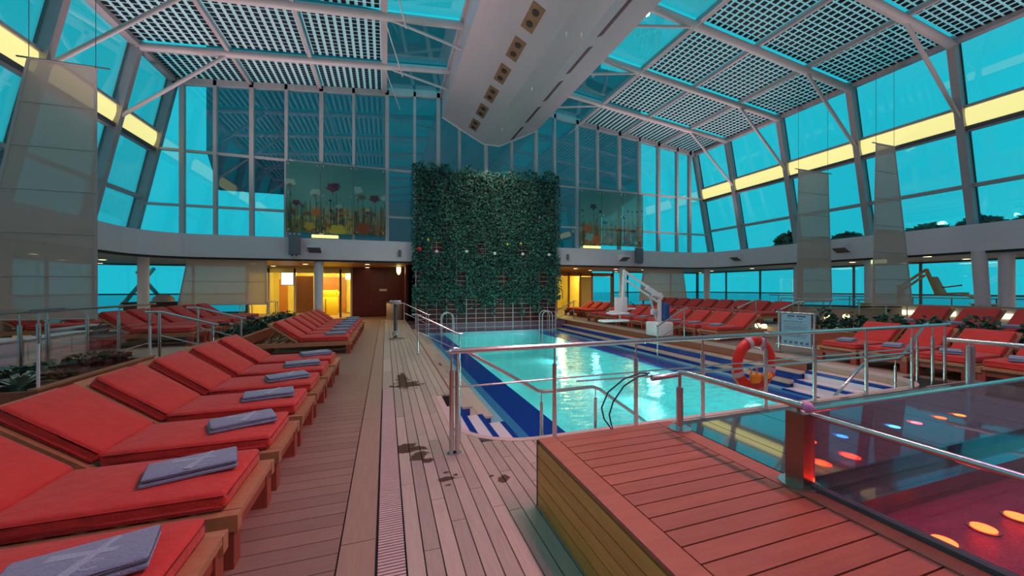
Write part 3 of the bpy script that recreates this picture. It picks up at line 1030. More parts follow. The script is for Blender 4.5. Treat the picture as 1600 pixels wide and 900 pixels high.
# ================================================================== GLOSSY SPA DECK on the right
spa = thing('spa_deck', 'glossy black slab deck of the spa reflecting the glass roof', 'deck', (4.5, 1.6, 0))
xs_ = [2.262, 2.54, 3.14, 3.74, 4.34, 4.94, 5.54, 6.14, 6.74]
for i in range(len(xs_) - 1):
    o = piece('slab', 'slab_black', (xs_[i] + .004, 1.53, .40), (xs_[i + 1] - .004, 2.52, .488), spa)
    o.location -= Vector(spa.location)
def spp(name, m, a, b):
    o = piece(name, m, a, b, spa)
    o.location -= Vector(spa.location)
spp('slab_base', 'dark', (2.26, -1.6, 0), (6.74, 2.50, .12))
spp('slab_skirt', 'cream', (2.26, 2.48, 0), (6.74, 2.54, .40))
spp('slab_skirt', 'dark', (2.26, 1.5, .12), (6.74, 2.5, .40))
part('spa_floor', MB().box((2.28, -1.6, .1), (6.7, 1.5, .30)), M['spa_red_glow'], spa, world=True, label='wet spa floor with the red lamp glow in its colour')
spp('inner_ledge', 'slab_black', (2.28, 1.36, .30), (6.7, 1.5, .41))
spp('kerb', 'dark', (2.252, -1.6, .40), (2.30, 1.52, .50))
# lamps set into the slab and floor
LEDS = [('red', (1, .06, .01), (1267, 690)), ('blue', (.02, .25, 1), (1316, 682)), ('blue', (.03, .4, 1), (1358, 674)), ('blue', (.05, .45, 1), (1398, 667)), ('pink', (1, .12, .15), (1432, 661)), ('orange', (1, .10, .01), (1470, 653)), ('orange', (1, .16, .02), (1500, 649))]
for i, (cn, col, (px, py)) in enumerate(LEDS):
    p = atZ(px, py, .49)
    l = thing('led_spot', 'small %s glowing spot lamp in the black slab, %s from the barrier post' % (cn, ORD[i]), 'lamp', (p.x, p.y, .487), 0, 'spot lamps in the black slab')
    part('lens', MB().disc((0, 0, 0), .034, .006, 14), emitter('led_' + cn + str(i), col, 9.0), l)
    part('bezel', MB().disc((0, 0, 0), .045, .003, 14), M['dark_metal'], l)
for i, (px, py) in enumerate(((1475, 848), (1537, 827), (1590, 809))):
    p = atZ(px, py, .30)
    l = thing('floor_lamp_spot', 'bright yellow lamp set in the wet spa floor, %s from the teak platform' % ORD[i], 'lamp', (p.x, p.y, .299), 0, 'yellow lamps in the spa floor')
    part('lens', MB().disc((0, 0, 0), .048, .012, 16), emitter('led_yellow' + str(i), (1.0, .035, .006), 24.0), l)
    part('bezel', MB().disc((0, 0, 0), .062, .006, 16), M['dark_metal'], l)
# glass barrier of the spa
ga = thing('glass_barrier', 'low glass barrier with steel top rail and brown post round the spa', 'barrier', (2.24, 1.5, SZ))
part('post', MB().box((2.18, 1.45, SZ), (2.27, 1.55, .90)), mat('bronze', (.30, .17, .13), .3, .8, noise=((5, 5, 30), .3, (.36, .21, .16))), ga, world=True)
part('base_plate', MB().disc((2.22, 1.5, SZ), .10, .012, 24), M['steel'], ga, world=True)
part('top_rail', MB().tube([(2.245, 1.5, .895), (2.245, -1.4, .895)], .016, 12), M['steel'], ga, world=True)
part('top_rail', MB().tube([(2.245, 1.5, .897), (6.6, 1.5, .897)], .016, 12), M['steel'], ga, world=True)
part('pane', MB().box((2.24, -1.4, .50), (2.252, 1.44, .89)), M['pane_spa'], ga, world=True)
part('pane', MB().box((2.28, 1.50, .40), (6.6, 1.512, .89)), M['pane_spa'], ga, world=True)
part('bottom_channel', MB().box((2.27, 1.485, .40), (6.6, 1.53, .44)), M['slab_black'], ga, world=True)
part('bottom_channel', MB().box((2.225, -1.4, SZ), (2.268, 1.44, .512)), M['dark_metal'], ga, world=True)
# handrail along the platform edge
hr = thing('platform_handrail', 'steel handrail with pink round end cap on the teak platform edge', 'handrail', (2.2, 2.37, SZ))
part('rail', MB().tube([(1.94, 2.40, .905), (2.18, 2.40, .915), (2.2, 2.38, .935), (2.2, 2.30, .94), (2.2, 1.46, .943)], .022, 12), M['steel'], hr, world=True)
part('post', MB().tube([(2.19, 2.38, SZ), (2.19, 2.38, .82)], .027, 12), M['steel'], hr, world=True)
part('pin', MB().tube([(2.19, 2.38, .82), (2.19, 2.38, .92)], .012, 8), M['steel'], hr, world=True)
part('pin', MB().tube([(2.22, 1.5, .895), (2.21, 1.5, .935)], .010, 8), M['steel'], hr, world=True)
part('base_plate', MB().disc((2.19, 2.38, SZ), .085, .012, 24), M['steel'], hr, world=True)
part('end_cap', MB().lathe([(0, -.03), (.018, -.024), (.03, 0), (.018, .024), (0, .03)], (2.2, 1.44, .943), 12), M['pink_knob'], hr, world=True)
hs = thing('hose_loop', 'dark blue hose hanging in a loop from the platform handrail', 'hose', (1.7, 2.5, SZ))
pts = [atY(px, py, 2.5) for px, py in ((1015, 583), (1000, 583), (975, 592), (950, 613), (940, 637), (944, 655), (954, 668))]
part('hose', MB().tube(pts, .006, 6), M['hose'], hs, world=True)
pts = [atY(px, py, 2.5) for px, py in ((1012, 585), (998, 588), (975, 603), (958, 628), (952, 648), (955, 662), (957, 669), (954, 670))]
part('hose', MB().tube(pts, .006, 6), M['hose'], hs, world=True)
hr2 = thing('spa_handrail', 'short steel handrail post at the far corner of the black slab', 'handrail', (6.4, 2.43, .488))
part('post', MB().tube([(6.4, 2.43, .488), (6.4, 2.43, .93)], .04, 12), M['steel'], hr2, world=True)
part('rail', MB().tube([(6.36, 2.6, .985), (6.42, 2.0, .985), (6.42, 1.0, .985)], .025, 12), M['steel'], hr2, world=True)
part('pin', MB().tube([(6.4, 2.43, .93), (6.4, 2.43, .985)], .012, 8), M['steel'], hr2, world=True)
am = thing('amber_box', 'low amber glass box standing beside the black slab', 'box', (7.95, 2.9, 0))
part('side', MB().box((7.4, 2.62, 0), (8.5, 3.2, .17)), mat('amber', (.45, .25, .03), .2, noise=((4, 4, 4), .3, (.52, .32, .05))), am, world=True)
part('lid', MB().box((7.37, 2.59, .17), (8.53, 3.23, .185)), M['terrace'], am, world=True)

# ================================================================== RAILINGS
gr_ = thing('guard_railing', 'long stainless guard railing with slim posts across the pool end', 'railing', (4.7, 3.62, 0))
RY = 3.62
part('top_rail', MB().tube([(.575, RY, .99), (8.62, RY, .99), (8.9, RY, 1.0)], .027, 12), M['steel'], gr_, world=True)
part('rail_cap', MB().lathe([(0, -.012), (.03, -.01), (.034, 0), (.03, .01), (0, .012)], (.575, RY, .99), 14), M['steel'], gr_, world=True)
part('middle_rail', MB().tube([(.62, RY, .64), (8.75, RY, .64)], .009, 8), M['steel'], gr_, world=True)
part('middle_rail', MB().tube([(2.85, RY, .575), (7.9, RY, .575)], .016, 8), M['steel'], gr_, world=True)
for x in (.60, .655, 1.69, 2.71, 3.68, 4.73, 5.66, 6.77, 7.89, 8.44, 8.78):
    po = part('post', MB().tube([(x, RY, 0), (x, RY, .80)], .024 if x > 1 else .021, 12), M['steel'], gr_, world=True)
    part('pin', MB().tube([(x, RY, .80), (x, RY, .97)], .010, 8), M['steel'], po, world=True)
    part('foot', MB().disc((x, RY, 0), .042, .012, 16), M['steel'], po, world=True)
part('loose_rod', MB().tube([(1.94, RY - .02, .60), (2.9, RY - .02, .585)], .010, 8), M['steel'], gr_, world=True)

def entry_rail(pts, posts, label):
    t = thing('pool_handrail', label, 'handrail', (posts[0][0], posts[0][1], 0), 0, 'handrails into the pool')
    part('rail', MB().tube(pts, .021, 10), M['steel'], t, world=True)
    for (x, y, z0, z1) in posts:
        p = part('post', MB().tube([(x, y, z0), (x, y, z1 - .12)], .019, 10), M['steel'], t, world=True)
        part('pin', MB().tube([(x, y, z1 - .12), (x, y, z1)], .008, 8), M['steel'], p, world=True)
EY = 3.88
entry_rail([(.66, EY, .97), (.80, EY, .94), (1.60, EY, .46), (1.68, EY, .44), (2.30, EY, .44), (2.40, EY, .40), (3.05, EY, -.06), (3.05, EY, -1.5)], [(.72, EY, 0, .95), (1.65, EY, -.495, .44), (2.34, EY, -.42, .43)], 'cranked steel handrail down the entry steps beside the pale plank deck')
entry_rail([(8.90, EY, .985), (8.80, EY, .96), (8.2, EY, .47), (8.06, EY, .43), (7.30, EY, .43), (7.2, EY, .40), (6.50, EY, -.06), (6.5, EY, -1.5)], [(8.6, EY, 0, .82), (8.0, EY, -.495, .43), (7.24, EY, -.42, .42)], 'cranked steel handrail down the entry steps near the amber box')
def ledge_rail(y, f, label):
    t = thing('ledge_handrail', label, 'handrail', (f(.72), y, 0), 0, 'handrails over the pool ledges')
    part('rail', MB().tube([(f(.58), y, .97), (f(.70), y, .97), (f(1.68), y, .47), (f(1.80), y, .46)], .021, 10), M['steel'], t, world=True)
    part('middle_rail', MB().tube([(f(.72), y, .56), (f(1.72), y, .05)], .012, 8), M['steel'], t, world=True)
    part('post', MB().tube([(f(.72), y, 0), (f(.72), y, .96)], .02, 10), M['steel'], t, world=True)
    part('post', MB().tube([(f(1.72), y, WZ - .05), (f(1.72), y, .47)], .02, 10), M['steel'], t, world=True)
ledge_rail(9.2, lambda x: x, 'sloping handrail over the ledges beside the pale plank deck, halfway along the pool')
ledge_rail(16.3, lambda x: x, 'sloping handrail over the ledges by the beige bin')
ledge_rail(9.3, lambda x: 9.45 - x, 'sloping handrail over the ledges beside the white pool lift')
ledge_rail(16.5, lambda x: 9.45 - x, 'sloping handrail over the ledges near the right lobby door')

for (xc, sg, lab) in ((2.55, 1, 'arched pool ladder below the ivy wall, on the bin side'), (7.26, -1, 'arched pool ladder below the ivy wall, on the pool lift side')):
    t = thing('pool_ladder', lab, 'ladder', (xc, 16.9, WZ), 0, 'pool ladders')
    for yy in (16.35, 16.7):
        pts = [(xc - .26 * sg, yy, WZ), (xc - .26 * sg, yy, .26)] + [(xc - .26 * sg * math.cos(a * math.pi / 8), yy, .26 + .26 * math.sin(a * math.pi / 8)) for a in range(1, 8)] + [(xc + .26 * sg, yy, .26), (xc + .26 * sg, yy, WZ - .6)]
        part('stile', MB().tube(pts, .024, 10), M['frame'], t, world=True)
    for z in (-.9, -.62):
        part('rung', MB().box((xc + .285 * sg, 16.33, z), (xc + .235 * sg, 16.72, z + .03)), M['steel'], t, world=True)

# ================================================================== IVY WALL
ivy = thing('ivy_trellis', 'tall wall of dark green ivy on a steel trellis at the far pool end', 'green wall', (4.6, 17.08, WZ))
part('backing', MB().box((1.25, 17.15, WZ), (8.05, 17.24, 6.9)), M['red_wood'], ivy, world=True)
for i in range(16):
    x = 1.25 + i * 6.8 / 15
    part('trellis_post', MB().tube([(x, 17.10, WZ), (x, 17.10, 6.9)], .026 if i % 5 == 0 else .015, 6), M['frame'], ivy, world=True)
z = WZ + .08
while z < 6.9:
    part('trellis_bar', MB().tube([(1.25, 17.08, z), (8.05, 17.08, z)], .014, 6), M['frame'], ivy, world=True)
    z += .215
rnd = random.Random(3)
cols = [rnd.uniform(.15, 1.15) for _ in range(30)]
tops = [7.0 + rnd.uniform(-.12, .22) for _ in range(30)]
fo = MB()
def leaf(b, c, s, tilt_y, rg):
    d = Vector((rg.uniform(-1, 1), rg.uniform(-.8, .3), rg.uniform(-1.2, .5))).normalized()
    n = Vector((rg.uniform(-.8, .8), -1, rg.uniform(-.3, 1.0))).normalized()
    s_ = d.cross(n).normalized()
    c = Vector(c)
    b.add([c - d * s, c + s_ * s * .55 - d * s * .1, c + d * s, c - s_ * s * .55 - d * s * .1], [(0, 1, 2, 3)])
cnt = 0
while cnt < 25000:
    x = rnd.uniform(1.08, 8.2)
    ci_ = min(29, max(0, int((x - 1.08) / 7.12 * 30)))
    lo_, hi = cols[ci_], tops[ci_]
    if x > 6.5: hi += .1
    z = lo_ + (hi - lo_) * rnd.random()
    gap = (math.sin(x * 3.1 + 1) * math.sin(z * 2.3) > .72 and 1.2 < z < 4) or (rnd.random() < .75 and z < .8 + .4 * math.sin(x * 5.3))
    if gap and rnd.random() < .85:
        continue
    dep = rnd.random() ** .6 * (.30 + .12 * math.sin(x * 4.4) * math.sin(z * 1.7 + x))
    leaf(fo, (x, 17.12 - dep, z), rnd.uniform(.04, .075), 0, rnd)
    cnt += 1
part('foliage', fo, M['leaf'], ivy, world=True, kind='stuff', label='dense dark green ivy leaves')
for (px, py) in ((682, 393), (729, 393), (773, 396), (817, 397), (858, 398)):
    p = atY(px, py, 16.72)
    part('white_bloom', MB().lathe([(0, -.07), (.06, -.05), (.085, 0), (.06, .05), (0, .07)], p, 10), M['white'], ivy, world=True)
for (px, py) in ((669, 375), (814, 381), (793, 382)):
    p = atY(px, py, 16.72)
    part('yellow_bloom', MB().lathe([(0, -.05), (.07, -.03), (.05, .03), (0, .09)], p, 8), mat('bloom', (.55, .60, .05), .5, noise=((9, 9, 9), .3, (.65, .68, .1))), ivy, world=True)
p = atY(655, 389, 16.75)
part('red_bloom', MB().lathe([(0, -.10), (.09, -.05), (.11, .03), (0, .1)], p, 8), M['ring'], ivy, world=True)

# ================================================================== PRINTED GLASS PANELS
def art_mat():
    m = bpy.data.materials.new('printed_glass')
    m.use_nodes = True
    t = m.node_tree
    for n in list(t.nodes):
        t.nodes.remove(n)
    o = t.nodes.new('ShaderNodeOutputMaterial')
    ca = t.nodes.new('ShaderNodeVertexColor')
    ca.layer_name = 'print'
    tr = t.nodes.new('ShaderNodeBsdfTransparent')
    df = t.nodes.new('ShaderNodeBsdfPrincipled')
    tl = t.nodes.new('ShaderNodeBsdfTranslucent')
    df.inputs['Roughness'].default_value = .25
    mx1 = t.nodes.new('ShaderNodeMixShader')
    mx1.inputs['Fac'].default_value = .35
    mx2 = t.nodes.new('ShaderNodeMixShader')
    mx2.inputs['Fac'].default_value = .88
    t.links.new(ca.outputs['Color'], df.inputs['Base Color'])
    t.links.new(ca.outputs['Color'], tl.inputs['Color'])
    t.links.new(df.outputs[0], mx1.inputs[1])
    t.links.new(tl.outputs[0], mx1.inputs[2])
    t.links.new(tr.outputs[0], mx2.inputs[1])
    t.links.new(mx1.outputs[0], mx2.inputs[2])
    t.links.new(mx2.outputs[0], o.inputs['Surface'])
    return m
ART = art_mat()
def art_panel(x0, x1, z0, z1, y, flowers, seed, label, warm):
    rg = random.Random(seed)
    t = thing('printed_glass_panel', label, 'artwork', ((x0 + x1) / 2, y, z0), 0, 'printed glass panels on the far glazing')
    nx, nz_ = 56, 110
    vs_, fs_, cs = [], [], []
    stems = [(rg.random(), rg.uniform(.18, .5), rg.uniform(-.06, .06), rg.uniform(.006, .014)) for _ in range(34)] + [(f[0], f[1], 0.03, .012) for f in flowers if f[2] > .035]
    blobs = [(rg.random(), rg.random() ** 1.5 * .38, rg.uniform(.02, .08), rg.choice([(.55, .20, .01), (.45, .10, .01), (.30, .20, .02), (.62, .38, .04), (.12, .05, .02), (.20, .03, .01)])) for _ in range(60)]
    asp = (z1 - z0) / (x1 - x0)
    for j in range(nz_ + 1):
        for i in range(nx + 1):
            u, v = i / nx, j / nz_
            top = Vector((.055, .19, .17))
            mid = Vector((.12, .30, .24))
            bot = Vector(warm)
            c = mid.lerp(top, min(1, max(0, (v - .4) / .5)))
            k = max(0, 1 - v / .42)
            c = c.lerp(bot, k ** .8)
            for (bu, bv, br, bc) in blobs:
                d = ((u - bu) ** 2 + ((v - bv) * asp) ** 2) ** .5
                if d < br * 1.3:
                    c = c.lerp(Vector(bc), min(.8, (br * 1.3 - d) / br))
            for (su, sh, sb, sw) in stems:
                if v < sh and abs(u - su - sb * math.sin(v * 5)) < sw:
                    c = c.lerp(Vector((.05, .06, .03)), .7)
            for (fu, fv, fr, fc) in flowers:
                dx_, dz_ = (u - fu) / fr, (v - fv) * asp / (fr * .75)
                d = (dx_ * dx_ + dz_ * dz_) ** .5 + .12 * math.sin(math.atan2(dz_, dx_) * 5)
                if d < 1.1:
                    c = c.lerp(Vector(fc), min(.92, (1.1 - d) * 4))
            vs_.append((x0 + u * (x1 - x0) - (x0 + x1) / 2, 0, v * (z1 - z0)))
            cs.append((*[min(.95, 1.5 * v_) for v_ in c], 1))
    for j in range(nz_):
        for i in range(nx):
            a = j * (nx + 1) + i
            fs_.append((a, a + 1, a + nx + 2, a + nx + 1))
    b = MB().add(vs_, fs_)
    me = b.mesh('print', ART)
    ca = me.color_attributes.new('print', 'FLOAT_COLOR', 'POINT')
    for i, c in enumerate(cs):
        ca.data[i].color = c
    part('print', me, None, t)
    part('glass_sheet', MB().box((x0 - (x0 + x1) / 2, .006, 0), (x1 - (x0 + x1) / 2, .018, z1 - z0)), M['pane_rail'], t)
    for sx in (-1, 1):
        for zz in (.1, (z1 - z0) * .55, (z1 - z0) - .1):
            cx = sx * ((x1 - x0) / 2 - .1)
            part('standoff', MB().tube([(cx, -.03, zz), (cx, .17, zz)], .035, 8), M['steel'], t)
PO, PW, DK = (.10, .006, .02), (.26, .42, .34), (.02, .015, .03)
xl = [-3.83, -2.56, -1.29, 0.0]
fl3 = [[(.12, .70, .16, PW), (.12, .66, .08, (.13, .11, .05)), (.86, .58, .16, PW), (.85, .54, .07, (.12, .12, .05)), (.30, .42, .12, PO), (.88, .30, .14, (.45, .12, .01)), (.68, .10, .17, (.62, .34, .02))],
       [(.36, .67, .19, PO), (.46, .70, .13, (.07, .005, .03)), (.28, .48, .05, DK), (.30, .34, .05, DK), (.55, .40, .10, PW), (.62, .27, .07, (.30, .02, .01)), (.5, .05, .25, (.75, .45, .04))],
       [(.10, .66, .16, PW), (.25, .56, .12, (.10, .09, .05)), (.64, .55, .16, PO), (.95, .57, .12, PW), (.42, .33, .06, PO), (.5, .08, .06, PW), (.3, .10, .25, (.35, .06, .01))]]
wm = [(.30, .22, .05), (.62, .36, .05), (.30, .10, .02)]
for i in range(3):
    art_panel(xl[i] + .01, xl[i + 1] - .01, 3.86, 6.73, 17.22, fl3[i], 11 + i, 'printed glass panel of poppies above the left speaker, %s from the ivy' % ORD[2 - i], wm[i])
xr_ = [9.47, 10.75, 12.05, 13.36]
fr3 = [[(.62, .70, .15, DK), (.95, .62, .08, DK), (.10, .62, .05, DK), (.45, .14, .22, PW), (.35, .30, .2, (.45, .10, .01)), (.8, .10, .25, (.50, .12, .01))],
       [(.15, .42, .10, DK), (.45, .38, .05, DK), (.65, .36, .04, DK), (.85, .30, .06, DK), (.4, .10, .12, (.55, .20, .02))],
       [(.25, .66, .06, DK), (.45, .66, .05, DK), (.70, .66, .06, DK), (.95, .68, .06, DK), (.05, .54, .10, DK), (.5, .28, .12, PO), (.65, .07, .10, PW), (.1, .15, .15, (.25, .02, .01))]]
wr3 = [(.40, .14, .02), (.30, .24, .08), (.42, .16, .03)]
for i in range(3):
    art_panel(xr_[i] + .01, xr_[i + 1] - .01, 3.84, 6.70, 17.22, fr3[i], 31 + i, 'printed glass panel of seed heads above the right speaker, %s from the ivy' % ORD[i], wr3[i])
for (px, py, lab) in ((508, 373, 'glowing yellow sill light under the poppy panels'), (925, 386, 'glowing yellow sill light under the seed head panels')):
    p = atY(px, py, 17.36)
    sl_ = thing('sill_light', lab, 'light', (p.x, 17.36, BAND_Z1), 0, 'sill lights')
    part('diffuser', MB().box((-.5, -.04, .02), (.5, .04, .16)), emitter('sill_glow', (1, .85, .3), 1.3), sl_)
    part('tray', MB().box((-.53, -.06, 0), (.53, .06, .025)), M['dark_metal'], sl_)

# ================================================================== FITTINGS ON THE FASCIA
def flood(x, y, rz, label, lit=True):
    t = thing('flood_light', label, 'light', (x, y, 3.05), rz, 'box floodlights on the fascia')
    b = MB().add([(-.24, 0, 0), (.24, 0, 0), (.24, -.05, 0), (-.24, -.05, 0), (-.24, 0, .34), (.24, 0, .34), (.24, -.42, .26), (-.24, -.42, .26), (.24, -.42, .18), (-.24, -.42, .18)],
                 [(0, 1, 2, 3), (0, 4, 5, 1), (4, 7, 6, 5), (7, 9, 8, 6), (0, 3, 9, 7, 4), (1, 5, 6, 8, 2)])
    part('housing', b, M['fascia'], t)
    part('lens', MB().slab([(-.22, -.06, .012), (.22, -.06, .012), (.22, -.41, .172), (-.22, -.41, .172)], .012), M['dark_metal'], t)
    part('up_lens', MB().slab([(-.18, -.10, .332), (.18, -.10, .332), (.18, -.34, .287), (-.18, -.34, .287)], .012), M['white'], t)
    if not lit:
        return
    ld = bpy.data.lights.new('flood_glow', 'SPOT')
    ld.energy = FLOOD_W
    ld.color = (1.0, .68, .70)
    ld.spot_size = R(104)
    ld.spot_blend = .7
    ld.shadow_soft_size = .15
    lo = bpy.data.objects.new('flood_glow', ld)
    lo.location = Vector((x, y, 3.05)) + Matrix.Rotation(rz, 3, 'Z') @ Vector((0, -.30, .42))
    d = Matrix.Rotation(rz, 3, 'Z') @ Vector((0, -.65, .76))
    lo.rotation_euler = d.to_track_quat('-Z', 'Y').to_euler()
    COL.objects.link(lo)
pf = atY(493, 387, 17.3); flood(pf.x, 17.3, 0, 'white box floodlight on the fascia beside the left grey speaker')
pf = atY(972, 400, 17.3); flood(pf.x, 17.3, 0, 'white box floodlight on the fascia beside the right grey speaker')
flood(BAND_X, 15.2, -R(90), 'white box floodlight at the right rounded corner of the fascia')
flood(BAND_X, 10.3, -R(90), 'white box floodlight on the fascia between the two tall right screens', False)
flood(mx(BAND_X), 13.6, R(90), 'white box floodlight on the left fascia beside the tall screen')
flood(BAND_X, 3.4, -R(90), 'white box floodlight on the right fascia behind the slanted column')
flood(mx(BAND_X), 7.0, R(90), 'white box floodlight on the left fascia behind the tall screen')
flood(mx(BAND_X), 1.0, R(90), 'white box floodlight on the left fascia beside the back wall')
for (px, py, lab) in ((461, 383, 'grey slim loudspeaker hung on the fascia under the poppy panels'), (997, 400, 'grey slim loudspeaker hung on the fascia under the seed head panels')):
    p = atY(px, py, 17.2)
    t = thing('loudspeaker', lab, 'speaker', (p.x, 17.3, p.z - .46), 0, 'loudspeakers on the fascia')
    part('cabinet', rbox((.40, .22, .80), .02, 2, M['speaker'], 'cabinet', (0, -.19, .46)), None, t)
    for zz in (.0, .88):
        part('bracket', MB().box((-.19, -.24, zz), (.19, 0, zz + .05)), M['white'], t)
        for sx in (-.08, .08):
            part('bolt', MB().tube([(sx, -.26, zz + .025), (sx, -.23, zz + .025)], .03, 8), M['dark'], t)
for (px, py, lab) in ((625, 396, 'small grey tube lamp on the fascia left of the ivy'), (887, 402, 'small grey tube lamp on the fascia right of the ivy')):
    p = atY(px, py, 17.2)
    t = thing('tube_lamp', lab, 'light', (p.x, 17.3, p.z - .15), 0, 'tube lamps on the fascia')
    part('body', MB().tube([(0, -.1, 0), (0, -.1, .3)], .06, 10), M['speaker'], t)
    part('arm', MB().box((-.02, -.1, .13), (.02, 0, .17)), M['dark_metal'], t)

# downlights in the timber soffit
DL = [(427, 415), (477, 412), (574, 412.5), (574, 417.5), (899, 419), (962, 420), (962, 424), (922, 422), (1005, 421), (1095, 426), (1112, 423), (1175, 419), (1332, 409), (1300, 417), (1445, 400), (1510, 404), (1427, 411), (160, 405), (115, 410), (52, 396), (15, 404), (395, 411)]
for i, (px, py) in enumerate(DL):
    p = atZ(px, py, 2.74)
    where = 'left' if px < 300 else 'right' if px > 1050 else 'far'
    side = ''
    if where == 'left':
        p.x = min(-8.9, max(-12.3, p.x))
    elif where == 'right':
        p.x = max(18.35, min(22.1, p.x))
    else:
        p.y = max(17.85, min(22.1, p.y))
        side = ' left of the ivy' if px < 700 else ' right of the ivy'
    p.y = min(22.1, p.y)
    t = thing('downlight', 'round warm downlight in the timber soffit of the %s gallery%s' % (where, side), 'light', (p.x, p.y, 2.715), 0, 'downlights in the %s soffit%s' % (where, side))
    part('lens', MB().disc((0, 0, 0), .11, .012, 14), M['downlight'], t)
    part('ring', MB().lathe([(.11, .0), (.15, .005), (.15, .03), (.11, .03)], (0, 0, 0), 14), M['white'], t)
for (x, y) in ((-5.0, 19.5), (-.5, 19.5), (10.5, 19.5), (14.5, 19.5), (20.2, 14), (20.2, 9), (20.2, 4), (mx(20.2), 14), (mx(20.2), 8)):
    ld = bpy.data.lights.new('soffit_glow', 'AREA')
    ld.shape = 'DISK'
    ld.size = 1.2
    ld.energy = DOWNLIGHT_W * 3
    ld.color = (1, .66, .34)
    lo = bpy.data.objects.new('soffit_glow', ld)
    lo.location = (x, y, 2.68)
    COL.objects.link(lo)

# added warm fill spots under the box beam, offsetting the cyan sky
y = 15.6
while y > -4:
    ld = bpy.data.lights.new('beam_fill', 'SPOT')
    ld.spot_size = R(128)
    ld.spot_blend = .5
    ld.shadow_soft_size = .35
    ld.energy = BEAM_FILL_W * 4.3
    ld.color = BEAM_FILL_COL
    lo = bpy.data.objects.new('beam_fill', ld)
    lo.location = (4.8, y, 8.40)
    COL.objects.link(lo)
    y -= 2.78
for (x, y, e) in ((3.9, 3.2, 1), (4.8, 0.8, 1)):  # magenta spots added to tint the platform pink
    ld = bpy.data.lights.new('stage_fill', 'SPOT')
    ld.energy = STAGE_FILL_W * 40 * e
    ld.color = STAGE_FILL_COL
    ld.spot_size = R(50)
    ld.spot_blend = .8
    ld.shadow_soft_size = .15
    lo = bpy.data.objects.new('stage_fill', ld)
    lo.location = (x, y, 8.35)
    d = Vector((1.2, 2.2, 0.3)) - Vector(lo.location)
    lo.rotation_euler = d.to_track_quat('-Z', 'Y').to_euler()
    COL.objects.link(lo)
for y in (-.5, 2.6):  # magenta panels added for pink streaks on the steel rails
    ld = bpy.data.lights.new('pink_fill', 'AREA')
    ld.shape = 'RECTANGLE'
    ld.size = .35
    ld.size_y = 2.2
    ld.energy = PINK_FILL_W
    ld.color = (1, .12, .55)
    lo = bpy.data.objects.new('pink_fill', ld)
    lo.location = (4.8, y, 8.36)
    COL.objects.link(lo)
    part('added_wash_box', MB().box((4.6, y - 1.15, 8.38), (5.0, y + 1.15, 8.48)), M['dark_metal'], beam)  # housing made up to go with the added magenta panel
for (x, y, z, e) in ((-4.2, 24.5, 2.4, 1.0), (-2.6, 24.2, 2.4, .8), (11.9, 24.2, 2.4, .7)):
    ld = bpy.data.lights.new('lobby_lamp', 'POINT')
    ld.energy = LOBBY_W * e
    ld.color = (1, .84, .28)
    ld.shadow_soft_size = .2
    lo = bpy.data.objects.new('lobby_lamp', ld)
    lo.location = (x, y, z)
    COL.objects.link(lo)

# lamps below the water line of the pool
for (x, y, rz) in [(2.50, 5.5 + 3.0 * k, -1) for k in range(4)] + [(pm(2.50), 5.5 + 3.0 * k, 1) for k in range(4)]:
    l = part('pool_lamp', MB().tube([(x, y, -.95), (x - .05 * rz * -1 * -1, y, -.95)], .12, 14), M['white'], pool, world=True)
    ld = bpy.data.lights.new('pool_light', 'AREA')
    ld.shape = 'DISK'
    ld.size = .5
    ld.energy = POOL_LAMP_W
    ld.color = (.75, 1, 1)
    lo = bpy.data.objects.new('pool_light', ld)
    lo.location = (x - .1 * rz, y, -.95)
    lo.rotation_euler = (0, R(90) * (1 if rz > 0 else -1), 0)
    COL.objects.link(lo)

